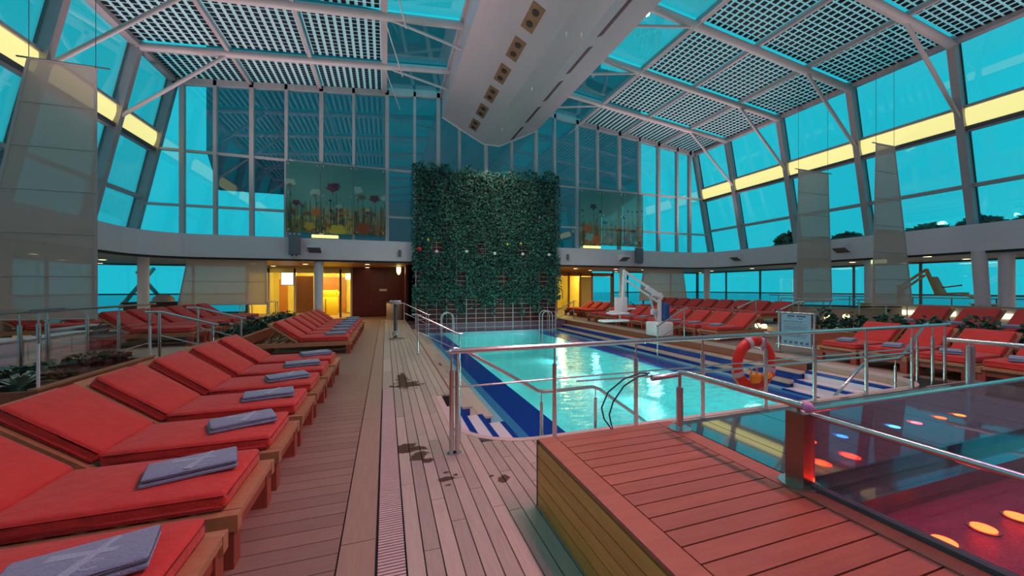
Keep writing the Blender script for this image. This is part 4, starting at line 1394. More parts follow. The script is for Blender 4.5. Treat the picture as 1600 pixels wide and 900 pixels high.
# ================================================================== LOUNGERS
BA = R(36)
def make_lounger():
    t = thing('sun_lounger', 'x', 'sun lounger')
    for s in (-1, 1):
        part('side_rail', MB().box((0, s * .37, .215), (-2.02, s * .305, .31)), M['lounger_wood'], t)
    for x in (-.0, -.13):
        part('foot_slat', MB().box((x - .003, -.30, .27), (x - .095, .30, .312)), M['lounger_wood'], t)
    for i in range(10):
        x = -.28 - i * .175
        part('slat', MB().box((x, -.31, .265), (x - .10, .31, .288)), M['lounger_wood'], t)
    for (x, s) in ((-.02, 1), (-.02, -1), (-1.86, 1), (-1.86, -1)):
        part('leg', MB().box((x, s * .365, 0), (x - .10, s * .265, .262)), M['lounger_leg'], t)
    part('apron', MB().box((-.03, -.3, .17), (-.06, .3, .27)), M['lounger_leg'], t)
    # hinged back
    ca, sa = math.cos(BA), math.sin(BA)
    H0 = Vector((-1.16, 0, .315))
    def bk(l, h):
        return H0 + Vector((-ca * l - sa * h * -0 - sa * h * 0, 0, sa * l)) + Vector((sa * h, 0, ca * h))
    a0, a1 = bk(0, 0), bk(.76, 0)
    for s in (-1, 1):
        part('back_rail', MB().bar(a0 + Vector((0, s * .325, 0)), a1 + Vector((0, s * .325, 0)), .06, .04), M['lounger_wood'], t)
    for i in range(5):
        l = .10 + i * .135
        p = bk(l, 0)
        part('back_slat', MB().bar(p + Vector((0, -.31, 0)), p + Vector((0, .31, 0)), .10, .02, up=(sa, 0, ca)), M['lounger_wood'], t)
    part('back_slat', MB().bar(bk(.72, 0) + Vector((0, -.35, 0)), bk(.72, 0) + Vector((0, .35, 0)), .09, .03, up=(sa, 0, ca)), M['lounger_wood'], t)
    for s in (-1, 1):
        part('back_prop', MB().bar(bk(.55, -.02) + Vector((0, s * .25, 0)), (-1.88, s * .25, .29), .03, .02), M['lounger_wood'], t)
    sc = rbox((1.06, .645, .115), .032, 3, M['coral'], 'seat_cushion', (-.605, 0, .372), .018, 4)
    part('seat_cushion', sc, None, t)
    bc = rbox((.66, .645, .115), .032, 3, M['coral'], 'back_cushion', (0, 0, 0), .018, 4)
    o = part('back_cushion', bc, None, t)
    c = bk(.352, .078)
    o.location = c
    o.rotation_euler = (0, BA, 0)
    return t
proto = make_lounger()
lounger_used = [False]
def lounger(x, y, z, rz, label, group):
    if not lounger_used[0]:
        o = proto
        lounger_used[0] = True
    else:
        o = copy_tree(proto)
    o.location = (x, y, z)
    o.rotation_euler = (0, 0, rz)
    tag(o, label, 'sun lounger', group)
    return o

# towel: a folded slab with layered edges and the pale mark on top
def make_towel():
    t = thing('folded_towel', 'x', 'towel')
    b = MB()
    L_, W_ = .46, .27
    prof = []
    n = 10
    part('lower_fold', rbox((L_, W_, .026), .011, 2, M['towel'], 'lower_fold', (0, 0, .014), .0, 0), None, t)
    part('upper_fold', rbox((L_ * .985, W_ * .98, .028), .012, 2, M['towel'], 'upper_fold', (.004, .003, .040), .006, 3), None, t)
    m = MB()
    def stroke(p, q, w0, w1):
        p, q = Vector((p[0], p[1], 0)), Vector((q[0], q[1], 0))
        d = (q - p).normalized()
        s = Vector((-d.y, d.x, 0))
        z0, z1 = .052, .0615
        c = [p + s * w0, p - s * w0, q - s * w1, q + s * w1]
        m.add([(v.x, v.y, z0) for v in c] + [(v.x, v.y, z1) for v in c], [(4, 5, 6, 7), (0, 1, 5, 4), (1, 2, 6, 5), (2, 3, 7, 6), (3, 0, 4, 7)])
    stroke((.10, .105), (-.02, -.115), .012, .021)
    stroke((-.10, .055), (.115, -.005), .022, .013)
    part('woven_mark', m, M['towel_mark'], t, label='pale crossed-stroke emblem')
    c = MB()
    pts = [(.055 + .035 * math.cos(a), -.075 + .03 * math.sin(a), .055) for a in [R(20 + 26 * k) for k in range(12)]]
    c.tube(pts, .006, 6)
    part('woven_script', c, M['towel_mark'], t)
    return t
tproto = make_towel()
tused = [False]
def towel(x, y, z, rz, label, group):
    if not tused[0]:
        o = tproto
        tused[0] = True
    else:
        o = copy_tree(tproto)
    o.location = (x, y, z)
    o.rotation_euler = (0, 0, rz)
    tag(o, label, 'towel', group)
CT = .445
FX = -.80
ys = [2.02 + .875 * k for k in range(7)]
for k, y in enumerate(ys):
    n = ORD[6 - k]
    lounger(FX, y, 0, 0, 'red cushioned lounger, %s from the left terrace steps, beside the drain grating' % n, 'loungers in the row beside the drain grating')
    towel(FX - .375 + random.uniform(-.03, .03), y - .02 + random.uniform(-.03, .03), CT, R(20 + random.uniform(-7, 9)) if k else R(16), 'grey towel on the lounger %s from the left terrace steps, beside the drain grating' % n, 'towels beside the drain grating')
for k in range(7):
    y = 10.3 + .872 * k
    n = ORD[k]
    lounger(FX, y, 0, 0, 'red cushioned lounger, %s from the left terrace steps, towards the lit lobby' % n, 'loungers in the row towards the lit lobby')
    towel(FX - .375 + random.uniform(-.03, .03), y + random.uniform(-.03, .03), CT, R(18 + random.uniform(-7, 9)), 'grey towel on the lounger %s from the left terrace steps, towards the lit lobby' % n, 'towels towards the lit lobby')
# left terrace
for k in range(6):
    lounger(-4.15, 10.75 + .86 * k, TZ, 0, 'red cushioned lounger on the left terrace behind the stair handrails, %s from the steps' % ORD[k], 'loungers on the left terrace')
for k, (x, y) in enumerate(((-5.9, 13.2), (-6.3, 12.3), (-7.2, 9.6), (-7.4, 8.7))):
    lounger(x - .6, y, TZ, 0, 'red cushioned lounger by the outer left windows, %s from the fan of screens' % ORD[k], 'loungers by the outer left windows')
# right side
RFX = 9.2
for k in range(5):
    y = 2.27 + .80 * k
    n = ORD[4 - k]
    lounger(RFX, y, 0, math.pi, 'red cushioned lounger, %s from the notice board in the row facing the railing' % n, 'loungers facing the railing')
    towel(RFX + .37, y, CT, R(25 + random.uniform(-8, 8)), 'blue grey folded towel on the lounger %s from the notice board' % n, 'towels facing the railing')
for k in range(9):
    y = 9.0 + .86 * k
    n = ORD[k]
    lounger(RFX + .12, y, 0, math.pi, 'red cushioned lounger behind the pool lift, %s from the right terrace steps' % n, 'loungers behind the pool lift')
    if k in (0, 1, 2, 4, 5):
        towel(RFX + .5, y, CT, R(25 + random.uniform(-8, 8)), 'grey towel behind the pool lift, on the lounger %s from the right terrace steps' % n, 'towels behind the pool lift')
for k in range(9):
    lounger(12.75, 10.3 + .83 * k, TZ, math.pi, 'red cushioned lounger on the right terrace behind the long planter, %s from the steps' % ORD[k], 'loungers on the far right terrace')
for k in range(4):
    lounger(12.75, 3.5 + .88 * k, TZ, math.pi, 'red cushioned lounger on the right terrace above the railing row, %s from the steps' % ORD[3 - k], 'loungers on the near right terrace')
    towel(13.15, 3.5 + .88 * k, TZ + CT, R(20), 'blue grey folded towel on the right terrace above the railing row, %s from the steps' % ORD[3 - k], 'towels on the near right terrace')
for k in range(3):
    lounger(10.15, 18.2 + .9 * k, 0, math.pi, 'red cushioned lounger in front of the right lobby door, %s from the pool lift' % ORD[k], 'loungers by the right lobby door')

# ================================================================== PLANTERS AND PLANTS
def planter(name, f, x0, x1, y0, y1, h, label):
    t = thing('planter_box', label, 'planter', (f((x0 + x1) / 2), (y0 + y1) / 2, 0), 0, 'teak planter boxes')
    part('front_board', MB().box((f(x0), y0, 0), (f(x0 - .05), y1, h)), M['planter_wood'], t, world=True)
    part('back_board', MB().box((f(x1), y0, 0), (f(x1 + .05), y1, h)), M['planter_wood'], t, world=True)
    part('end_board', MB().box((f(x0 - .05), y0, 0), (f(x1 + .05), y0 + .05, h)), M['planter_wood'], t, world=True)
    part('end_board', MB().box((f(x0 - .05), y1 - .05, 0), (f(x1 + .05), y1, h)), M['planter_wood'], t, world=True)
    part('cap', MB().box((f(x0 + .015), y0 - .01, h - .0), (f(x0 - .07), y1 + .01, h + .025)), M['lounger_wood'], t, world=True)
    part('soil', MB().box((f(x0 - .05), y0 + .05, 0), (f(x1 + .05), y1 - .05, h - .06)), M['soil'], t, world=True)
planter('p', lambda x: x, -3.62, -4.5, 5.55, 7.75, .47, 'teak planter with glass screen behind the row beside the drain grating')
planter('p', lambda x: x, -3.10, -3.7, 9.95, 16.2, .45, 'long teak planter behind the row towards the lit lobby')
planter('p', dm, -3.05, -3.7, 9.95, 16.6, .42, 'long teak planter behind the loungers at the pool lift')
planter('p', dm, -3.05, -3.7, 3.2, 7.7, .42, 'teak planter behind the loungers facing the railing')

def inside(v, x, z, box):
    lo_, hi, rim, glass_x = box
    vx = v[0] + x
    if v[2] + z < rim:
        vx = min(hi, max(lo_, vx))
    if glass_x is not None:
        vx = min(vx, glass_x)
    return (vx - x, v[1], v[2])
def shrub(x, y, z, r, h, m, label, kind, n=150, s=.055, seed=0, group='planter shrubs', box=None):
    # box = (x low, x high, rim height, x limit of a glass screen or None), in scene metres
    rg = random.Random(seed)
    t = thing(kind, label, 'plant', (x, y, z), 0, group)
    b = MB()
    for _ in range(n):
        a = rg.uniform(0, 2 * math.pi)
        q = rg.random() ** .5
        zz = h * (.15 + .85 * rg.random() * (1 - .5 * q * q))
        c = Vector((r * q * math.cos(a), r * q * math.sin(a), zz))
        d = Vector((math.cos(a), math.sin(a), rg.uniform(-.2, 1.1))).normalized()
        u = Vector((rg.uniform(-1, 1), rg.uniform(-1, 1), rg.uniform(-.5, 1)))
        sd = d.cross(u).normalized()
        k = s * rg.uniform(.7, 1.3)
        b.add([c - d * k, c + sd * k * .5, c + d * k, c - sd * k * .5], [(0, 1, 2, 3)])
    if box:
        b.v = [inside(v, x, z, box) for v in b.v]
    part('leaves', b, m, t)
    st = MB()
    for _ in range(5):
        a = rg.uniform(0, 6.28)
        st.tube([(0, 0, -.04), (r * .5 * math.cos(a), r * .5 * math.sin(a), h * .7)], .008, 5)
    part('stems', st, M['soil'], t)
def spiky(x, y, z, r, h, m, label, n=16, seed=0, wd=.035, group='spiky plants', box=None):
    rg = random.Random(seed)
    t = thing('spiky_plant', label, 'plant', (x, y, z), 0, group)
    b = MB()
    for i in range(n):
        a = 6.283 * i / n + rg.uniform(-.2, .2)
        l = rg.uniform(.6, 1.0)
        e = rg.uniform(.25, 1.0)
        d = Vector((math.cos(a), math.sin(a), 0))
        s_ = Vector((-d.y, d.x, 0))
        pts = [(Vector((0, 0, 0)), .6), (d * r * l * .4 + Vector((0, 0, h * e * .6)), 1.0), (d * r * l * .8 + Vector((0, 0, h * e * .95)), .6), (d * r * l * 1.1 + Vector((0, 0, h * e * .85)), .02)]
        vs_ = []
        for p, w_ in pts:
            vs_ += [p + s_ * wd * w_ + Vector((0, 0, .008)), p - Vector((0, 0, .004)), p - s_ * wd * w_ + Vector((0, 0, .008))]
        fs_ = []
        for k in range(3):
            fs_ += [(k * 3, k * 3 + 1, k * 3 + 4, k * 3 + 3), (k * 3 + 1, k * 3 + 2, k * 3 + 5, k * 3 + 4)]
        b.add(vs_, fs_)
    if box:
        b.v = [inside(v, x, z, box) for v in b.v]
    part('leaves', b, m, t)
    part('crown', MB().lathe([(.05, -.05), (.06, 0), (.02, .05), (0, .06)], (0, 0, 0), 8), M['leaf_dark'], t)
B1 = (-4.44, -3.685, .50, -3.685)
spiky(-4.02, 5.92, .44, .29, .22, M['leaf_pale'], 'pale green agave in the planter with the glass screen', 15, 2, .045, box=B1)
PZ = .42
for i, (x, y, r, h, m, lab) in enumerate((( -4.2, 6.15, .22, .26, 'leaf_dark', 'dark green shrub next to the pale agave'), (-3.9, 6.35, .20, .17, 'leaf_red', 'dark red low plant next to the pale agave'), (-4.15, 6.65, .22, .24, 'leaf_dark', 'dark green shrub in the middle of the planter with the glass screen'), (-3.9, 6.8, .24, .20, 'leaf_red', 'dark red low plant in the middle of the planter with the glass screen'), (-4.1, 7.15, .25, .26, 'leaf_dark', 'dark green shrub near the terrace end of the planter with the glass screen'), (-3.9, 7.3, .22, .22, 'leaf_red', 'dark red plant near the terrace end of the planter with the glass screen'), (-4.05, 7.46, .17, .22, 'leaf_dark', 'small green plant at the terrace end of the planter with the glass screen'))):
    shrub(x, y, PZ, r, h, M[m], lab, 'planter_shrub', 170, .05, i, box=B1)
for k in range(8):
    shrub(-3.4, 10.3 + .78 * k, .39, .24, .3 + .08 * (k % 3), M['leaf_dark'], 'dark green shrub in the long planter towards the lit lobby, %s from the terrace steps' % ORD[k], 'planter_shrub', 110, .06, 30 + k, box=(-3.64, -3.16, .48, None))
for k in range(8):
    shrub(dm(-3.38), 10.78 + .76 * k, .36, .28, .45 + .1 * (k % 2), M['leaf_dark'], 'dark green shrub in the long planter by the pool lift, %s from the steps' % ORD[k], 'planter_shrub', 110, .06, 50 + k, box=(11.51, 12.04, .45, None))
for k in range(6):
    shrub(dm(-3.38), 3.6 + .74 * k, .36, .30, .62 + .08 * (k % 2), M['leaf_dark'], 'dark green shrub in the planter above the railing row, %s from the right terrace steps' % ORD[5 - k], 'planter_shrub', 240, .065, 70 + k, box=(11.51, 12.04, .45, None))
spiky(dm(-3.38), 10.3, .36, .34, .5, M['leaf_dark'], 'spiky dark plant at the steps end of the planter by the pool lift row', 18, 5, .03, box=(11.51, 12.04, .45, None))
# clipped shrubs on the flat roof outside the right glazing
for k in range(8):
    y = 13.8 - k * 1.32
    shrub(19.6, y, 3.5, .54, .50 + .05 * (k % 3) + (.5 if k == 0 else 0), M['leaf_dark'], 'wind-flattened shrub outside the right glazing, %s from the far glass wall' % ORD[k], 'outside_shrub', 480, .13, 90 + k, 'shrubs outside the right glazing')

# ================================================================== TERRACE RAILS, SCREENS, PANELS
gs = thing('glass_screen', 'low clear glass screen standing on the left planter', 'screen', (-3.66, 6.75, .49))
part('pane', MB().box((-3.668, 5.63, .49), (-3.655, 7.72, .97)), M['pane_rail'], gs, world=True)
for y in (5.63, 7.72):
    part('edge_trim', MB().box((-3.672, y - .008, .49), (-3.650, y + .008, .98)), M['white'], gs, world=True)
def stair_rail(y, f, label):
    t = thing('stair_handrail', label, 'handrail', (f(-3.7), y, 0), 0, 'handrails of the terrace steps')
    part('rail', MB().tube([(f(-3.98), y, TZ + .90), (f(-3.76), y, TZ + .90), (f(-2.96), y, .93), (f(-2.68), y, .93)], .022, 10), M['steel'], t, world=True)
    part('middle_rail', MB().tube([(f(-3.76), y, .76), (f(-2.98), y, .50)], .012, 8), M['steel'], t, world=True)
    for (x, z0, z1) in ((-3.78, .15, TZ + .9), (-3.0, -.01, .93)):
        part('post', MB().tube([(f(x), y, z0), (f(x), y, z1)], .022, 10), M['steel'], t, world=True)
    part('rubber_grip', MB().tube([(f(-2.9), y, .931), (f(-2.74), y, .931)], .026, 10), M['dark'], t, world=True)
stair_rail(8.25, lambda x: x, 'bent steel handrail of the left terrace steps beside the glass screen planter')
stair_rail(9.68, lambda x: x, 'bent steel handrail of the left terrace steps beside the long planter')
stair_rail(8.25, dm, 'bent steel handrail of the right terrace steps beside the notice board')
stair_rail(9.68, dm, 'bent steel handrail of the right terrace steps beside the spiky plant')
tr_ = thing('terrace_railing', 'steel terrace railing behind the left planter', 'railing', (-4.85, 8.0, TZ))
part('top_rail', MB().tube([(-4.88, 5.2, 1.25), (-4.8, 10.3, 1.25)], .022, 10), M['steel'], tr_, world=True)
part('rubber_grip', MB().tube([(-4.865, 7.35, 1.252), (-4.86, 7.95, 1.252)], .03, 10), M['dark'], tr_, world=True)
part('middle_rail', MB().tube([(-4.88, 5.2, .85), (-4.8, 10.3, .85)], .010, 8), M['steel'], tr_, world=True)
for y in (5.3, 6.3, 7.15, 7.45, 7.6, 8.40, 9.2, 10.2):
    po = part('post', MB().tube([(-4.84, y, TZ), (-4.84, y, 1.08)], .026, 10), M['steel'], tr_, world=True)
    part('pin', MB().tube([(-4.84, y, 1.08), (-4.84, y, 1.24)], .010, 8), M['steel'], po, world=True)
for i, (ya, yb, m, lab, zt) in enumerate(((7.0, 8.75, 'lilac_panel', 'low lilac panelled wall with white cap behind the left terrace railing', .72), (8.8, 10.3, 'cream', 'low beige panelled wall behind the left terrace railing', .68), (10.35, 11.5, 'lilac_panel', 'low lilac panelled wall with white cap near the left terrace loungers', .72), (4.6, 6.9, 'cream', 'low beige panelled wall at the open end of the left terrace', .68))):
    x = -6.4 if i == 2 else -6.0
    t = thing('half_wall', lab, 'wall', (x, (ya + yb) / 2, TZ), 0, 'half walls on the left terrace')
    part('body', MB().box((x - .15, ya, TZ), (x + .1, yb, zt)), M[m], t, world=True)
    part('cap', MB().box((x - .18, ya - .02, zt), (x + .14, yb + .02, zt + .035)), M['white'], t, world=True)
    n = 3
    for k in range(n):
        a, b_ = ya + .06 + (yb - ya - .06) * k / n, ya + (yb - ya - .06) * (k + 1) / n
        part('panel', MB().box((x + .095, a, TZ + .06), (x + .115, b_, zt - .05)), M[m], t, world=True)

def screen(f, x0t, x1t, x0b, x1b, y, z0, z1, label, grp, bars=6):
    t = thing('shade_screen', label, 'screen', (f((x0b + x1b) / 2), y, z0), 0, grp)
    b = MB().slab([(f(x0b), y, z0), (f(x1b), y, z0), (f(x1t), y, z1), (f(x0t), y, z1)], .006)
    part('cloth', b, M['shade'], t, world=True)
    for i in range(bars + 1):
        a = i / bars
        part('batten', MB().tube([(f(x0b + (x0t - x0b) * a) , y - .012, z0 + (z1 - z0) * a), (f(x1b + (x1t - x1b) * a), y - .012, z0 + (z1 - z0) * a)], .02 if i in (0, bars) else .011, 6), M['shade_hem'], t, world=True)
    part('side_hem', MB().bar((f(x0b), y - .008, z0), (f(x0t), y - .008, z1), .05, .012, up=(0, 1, 0)), M['shade_hem'], t, world=True)
    part('side_hem', MB().bar((f(x1b), y - .008, z0), (f(x1t), y - .008, z1), .05, .012, up=(0, 1, 0)), M['shade_hem'], t, world=True)
    if z1 > 4:
        part('top_rod', MB().tube([(f(min(x0t, x1t) - .18), y, z1 + .02), (f(max(x0t, x1t) + .22), y, z1 + .02)], .016, 6), M['dark_metal'], t, world=True)
        for (xx, sx) in ((x0t, -1), (x1t, 1)):
            part('wire', MB().tube([(f(xx), y, z1), (f(xx), y, roofz(f(xx)) - .02)], .006, 5), M['dark_metal'], t, world=True)
idf = lambda x: x
screen(idf, -6.64, -5.63, -7.5, -5.62, 10.0, .98, 6.1, 'tall tapering beige shade screen over the left terrace', 'tall shade screens')
screen(idf, 15.2, 16.87, 15.1, 17.1, 10.3, 1.05, 6.2, 'tall beige shade screen by the right glazing, farther from the railing', 'tall shade screens')
screen(idf, 14.5, 15.4, 14.3, 16.35, 7.5, 1.04, 6.1, 'tall tapering beige shade screen by the right glazing above the lit counter', 'tall shade screens')
screen(idf, -7.15, -4.57, -7.45, -4.57, 17.5, .95, 2.75, 'wide low beige shade screen under the left fascia', 'low shade screens', 2)
screen(idf, 13.6, 16.3, 13.3, 16.6, 17.5, .9, 2.75, 'wide low beige shade screen under the right fascia', 'low shade screens', 2)

# ================================================================== LOOSE THINGS
# life ring on the guard railing
lr = thing('life_ring', 'red life ring hanging on the guard railing', 'life ring', (4.74, 3.79, .21))
ri = MB()
n, k_ = 36, 12
vs_, fs_ = [], []
for i in range(n):
    a = 2 * math.pi * i / n
    for j in range(k_):
        b_ = 2 * math.pi * j / k_
        rr = .305 + .075 * math.cos(b_)
        vs_.append((rr * math.cos(a), .055 * math.sin(b_), .36 + rr * math.sin(a)))
for i in range(n):
    for j in range(k_):
        fs_.append((i * k_ + j, ((i + 1) % n) * k_ + j, ((i + 1) % n) * k_ + (j + 1) % k_, i * k_ + (j + 1) % k_))
ri.add(vs_, fs_, True)
part('ring', ri, M['ring'], lr)
for a in (200, 340, 70, 110):
    a0 = R(a)
    c = Vector((.305 * math.cos(a0), 0, .36 + .305 * math.sin(a0)))
    d = Vector((-math.sin(a0), 0, math.cos(a0)))
    o = Vector((math.cos(a0), 0, math.sin(a0)))
    bb = MB()
    pr = []
    for q in range(13):
        b_ = 2 * math.pi * q / 12
        pr.append(c + o * .080 * math.cos(b_) + Vector((0, .060 * math.sin(b_), 0)))
    vs_ = [p - d * .035 for p in pr] + [p + d * .035 for p in pr]
    bb.add(vs_, [(q, q + 1, 14 + q, 13 + q) for q in range(12)], True)
    part('band', bb, M['lilac_panel'], lr)
part('grab_line', MB().tube([(.40 * math.cos(R(a)), -.02 + .02 * math.sin(a), .36 + (.40 + .02 * math.cos(R(a * 4))) * math.sin(R(a))) for a in range(190, 355, 12)], .008, 6), M['orange'], lr)
part('hanging_strap', MB().bar((.0, -.17, .80), (.0, -.045, .735), .05, .008), M['lilac_panel'], lr)
part('hanging_strap', MB().bar((.0, -.205, .79), (.0, -.155, .812), .05, .008), M['lilac_panel'], lr)
lg = thing('buoy_light', 'orange buoy light and line bag hanging inside the life ring', 'buoy light', (4.74, 3.695, .33))
part('bag', rbox((.15, .08, .12), .03, 3, M['orange'], 'bag', (-.10, 0, .07)), None, lg)
part('body', MB().tube([(-.03, 0, .075), (.17, 0, .095)], .04, 12), M['orange'], lg)
part('cap', MB().tube([(.17, 0, .095), (.21, 0, .10)], .038, 12), M['ring'], lg)
part('line', MB().tube([(-.10, -.02, .12), (-.09, -.02, .19), (-.12, -.02, .24), (-.17, -.01, .22), (-.18, 0, .12)], .010, 6), M['orange'], lg)

# notice board
nb = thing('notice_board', 'blue notice board on steel posts at the pool edge', 'sign', (9.3, 6.35, 0))
NX_ = 9.3
def nbp(name, m, a, b_):
    part(name, MB().box(a, b_), M[m], nb, world=True)
for y in (5.95, 6.77):
    part('post', MB().tube([(NX_, y, 0), (NX_, y, 1.04)], .028, 10), M['steel'], nb, world=True)
    part('foot', MB().disc((NX_, y, 0), .09, .015, 14), M['dark_metal'], nb, world=True)
    part('post_cap', MB().disc((NX_, y, 1.04), .042, .03, 12), M['dark_metal'], nb, world=True)
part('crossbar', MB().tube([(NX_, 5.89, 1.0), (NX_, 6.83, 1.0)], .02, 8), M['steel'], nb, world=True)
part('crossbar', MB().tube([(NX_, 5.89, .20), (NX_, 6.83, .20)], .02, 8), M['steel'], nb, world=True)
nbp('panel', 'board', (NX_ - .012, 6.02, .22), (NX_ + .012, 6.70, .97))
rg = random.Random(5)
fx_ = NX_ - .0135
def ln(ya, yb, z, h):
    return MB().box((fx_, ya, z), (NX_ - .011, yb, z + h))
tt = MB()
y = 6.55
for wd_ in (.035, .035, .035, .035, 0, .035, .035, .035, .035, .035):
    if wd_:
        tt.box((fx_, y, .905), (NX_ - .011, y - wd_, .945))
    y -= .042
part('heading', tt, M['ink'], nb, world=True, label='dark heading line of the notice')
tx = MB()
z = .80
while z > .38:
    L0 = 6.64
    e = rg.uniform(6.08, 6.20)
    while L0 > e:
        wd_ = rg.uniform(.03, .09)
        tx.box((fx_, L0, z), (NX_ - .011, max(e, L0 - wd_), z + .010))
        L0 -= wd_ + .015
    z -= .028 if rg.random() > .2 else .05
part('text_lines', tx, M['ink'], nb, world=True, kind='stuff', label='small lines of text')
ic = MB()
for k in range(5):
    yy = 6.63 - k * .125
    ic.box((fx_, yy, .26), (NX_ - .011, yy - .025, .32)).box((fx_, yy - .02, .285), (NX_ - .011, yy - .065, .305)).box((fx_, yy - .045, .25), (NX_ - .011, yy - .06, .335))
ic.box((fx_, 6.57, .865), (NX_ - .011, 6.45, .875)).box((fx_, 6.30, .855), (NX_ - .011, 6.20, .875))
part('pictograms', ic, M['ink'], nb, world=True, label='row of small pictograms')

# pool lift
lf = thing('pool_lift', 'white pool lift with folded arm, seat and blue cover', 'pool lift', (8.72, 10.4, 0))
LY_ = 10.4
part('base', rbox((.66, .6, .46), .05, 3, M['white'], 'base', (0, 0, .24)), None, lf)
part('mast', MB().bar((8.72, LY_, .44), (8.72, LY_, 1.25), .10, .09), M['white'], lf, world=True)
part('arm', MB().bar((8.80, LY_, 1.32), (7.30, LY_, 2.16), .07, .07), M['white'], lf, world=True)
part('arm', MB().bar((8.74, LY_, 1.08), (7.32, LY_, 1.90), .055, .055), M['white'], lf, world=True)
part('arm_head', MB().box((8.45, LY_ - .07, 1.34), (8.78, LY_ + .07, 1.44)).bar((8.2, LY_, 1.62), (8.82, LY_, 1.28), .12, .13), M['white'], lf, world=True)
part('drop_leg', MB().bar((7.34, LY_, 2.16), (7.24, LY_, .86), .08, .07), M['white'], lf, world=True)
part('actuator', MB().tube([(8.30, LY_, 1.38), (8.60, LY_, .52)], .035, 8), M['frame'], lf, world=True)
part('actuator_box', rbox((.2, .16, .2), .03, 2, M['frame'], 'actuator_box', (-.22, 0, .80)), None, lf)
part('blue_cover', rbox((.24, .32, .62), .08, 3, M['blue_cover'], 'blue_cover', (.19, -.02, .80)), None, lf, label='dark blue fabric cover')
part('seat_back', rbox((.48, .07, .50), .05, 3, M['white'], 'seat_back', (7.22 - 8.72, .02, 1.06)), None, lf)
part('seat', rbox((.62, .40, .06), .025, 2, M['white'], 'seat', (6.98 - 8.72, -.16, .80)), None, lf)
part('arm_rest', MB().box((6.6, LY_ - .3, .84), (7.0, LY_ - .24, .89)).box((7.3, LY_ - .3, .92), (7.55, LY_ - .24, .97)), M['white'], lf, world=True)
part('foot_rest', rbox((.95, .34, .06), .025, 2, M['white'], 'foot_rest', (6.75 - 8.72, -.28, .58)), None, lf)
part('foot_stem', MB().bar((7.02, LY_ - .2, .8), (7.0, LY_ - .25, .6), .06, .05), M['frame'], lf, world=True)

# deck shower and bin
sh = thing('deck_shower', 'slim steel deck shower post by the drain', 'shower', (.28, 12.2, 0))
part('pole', MB().tube([(0, 0, 0), (0, 0, 1.22)], .055, 12), M['dark_metal'], sh)
part('base', MB().disc((0, 0, 0), .13, .05, 16), M['steel'], sh)
part('valve_box', rbox((.16, .14, .16), .03, 2, M['steel'], 'valve_box', (0, -.02, .20)), None, sh)
part('head', rbox((.34, .2, .12), .03, 2, M['steel'], 'head', (0, -.05, 1.16)), None, sh)
bn = thing('litter_bin', 'beige cylindrical litter bin in front of the red timber wall', 'bin', (.44, 20.0, 0))
part('body', MB().lathe([(0, 0), (.42, 0), (.42, .82), (.38, .86)], (0, 0, 0), 20), M['beige_bin'], bn)
part('lid', MB().lathe([(.40, .84), (.41, .90), (.2, .93), (0, .93)], (0, 0, 0), 20), M['dark_metal'], bn)
wl_ = thing('wall_lantern', 'small warm lantern under the soffit by the red timber wall', 'lamp', (atY(623, 417, 20.5).x, 20.5, 2.3))
part('shade', MB().lathe([(.02, .4), (.12, .38), (.10, .12), (.04, .0), (0, 0)], (0, 0, 0), 12), M['lamp_warm'], wl_)
part('stem', MB().tube([(0, 0, .38), (0, 0, .45)], .02, 8), M['dark_metal'], wl_)

# lobby contents
ls = thing('light_screen', 'bright white lit screen hanging in the left lobby', 'screen', (-5.05, 23.4, 1.45))
pc = atY(449, 433, 23.4)
ls.location = (pc.x, 23.4, pc.z - .42)
part('panel', MB().box((-.28, -.03, 0), (.28, .03, .80)), M['screen'], ls)
part('frame', MB().box((-.31, .0, -.03), (.31, .06, .83)), M['dark_metal'], ls)
pc = atY(510, 480, 25)
pd = thing('lobby_pedestal', 'yellow pedestal with rounded sculpture in the left lobby', 'pedestal', (pc.x, 25, 0))
part('plinth', rbox((1.1, .6, 1.05), .03, 2, M['lobby_yellow'], 'plinth', (.1, 0, .53)), None, pd)
part('sculpture', rbox((.95, .4, .42), .16, 3, M['lobby_yellow'], 'sculpture', (.1, 0, 1.26)), None, pd)
part('trunk', MB().tube([(.52, -.05, 1.40), (.66, -.1, 1.32), (.66, -.1, 1.14), (.56, -.1, 1.10)], [.12, .09, .06, .04], 8), M['lobby_yellow'], pd)
part('slot', MB().box((-.02, -.31, 0), (.02, -.29, .95)).box((-.3, -.31, 0), (-.26, -.29, .95)), M['dark'], pd)
for (px, py, lab) in ((503, 425, 'round glowing ceiling lamp in the left lobby, nearer the column'), (522, 426, 'round glowing ceiling lamp in the left lobby, nearer the red wall'), (888, 430, 'round glowing ceiling lamp in the right lobby')):
    p = atY(px, py, 24.6)
    t = thing('lobby_lamp_disc', lab, 'lamp', (p.x, 24.6, 2.47), 0, 'lobby ceiling lamps')
    part('diffuser', MB().lathe([(0, 0), (.19, .02), (.215, .08), (.2, .12)], (0, 0, 0), 16), M['lamp_warm'], t)
    part('rim', MB().lathe([(.20, .10), (.235, .09), (.235, .13), (0, .13)], (0, 0, 0), 16), M['white'], t)
p = atY(546, 430, 24.8)
t = thing('lobby_wall_lamp', 'square glowing lamp beside the lobby door post', 'lamp', (p.x, 24.8, 2.12))
part('shade', MB().box((-.2, -.1, 0), (.2, .1, .36)), M['lamp_warm'], t)
part('cap', MB().box((-.21, -.11, .36), (.21, .11, .5)), M['dark_metal'], t)
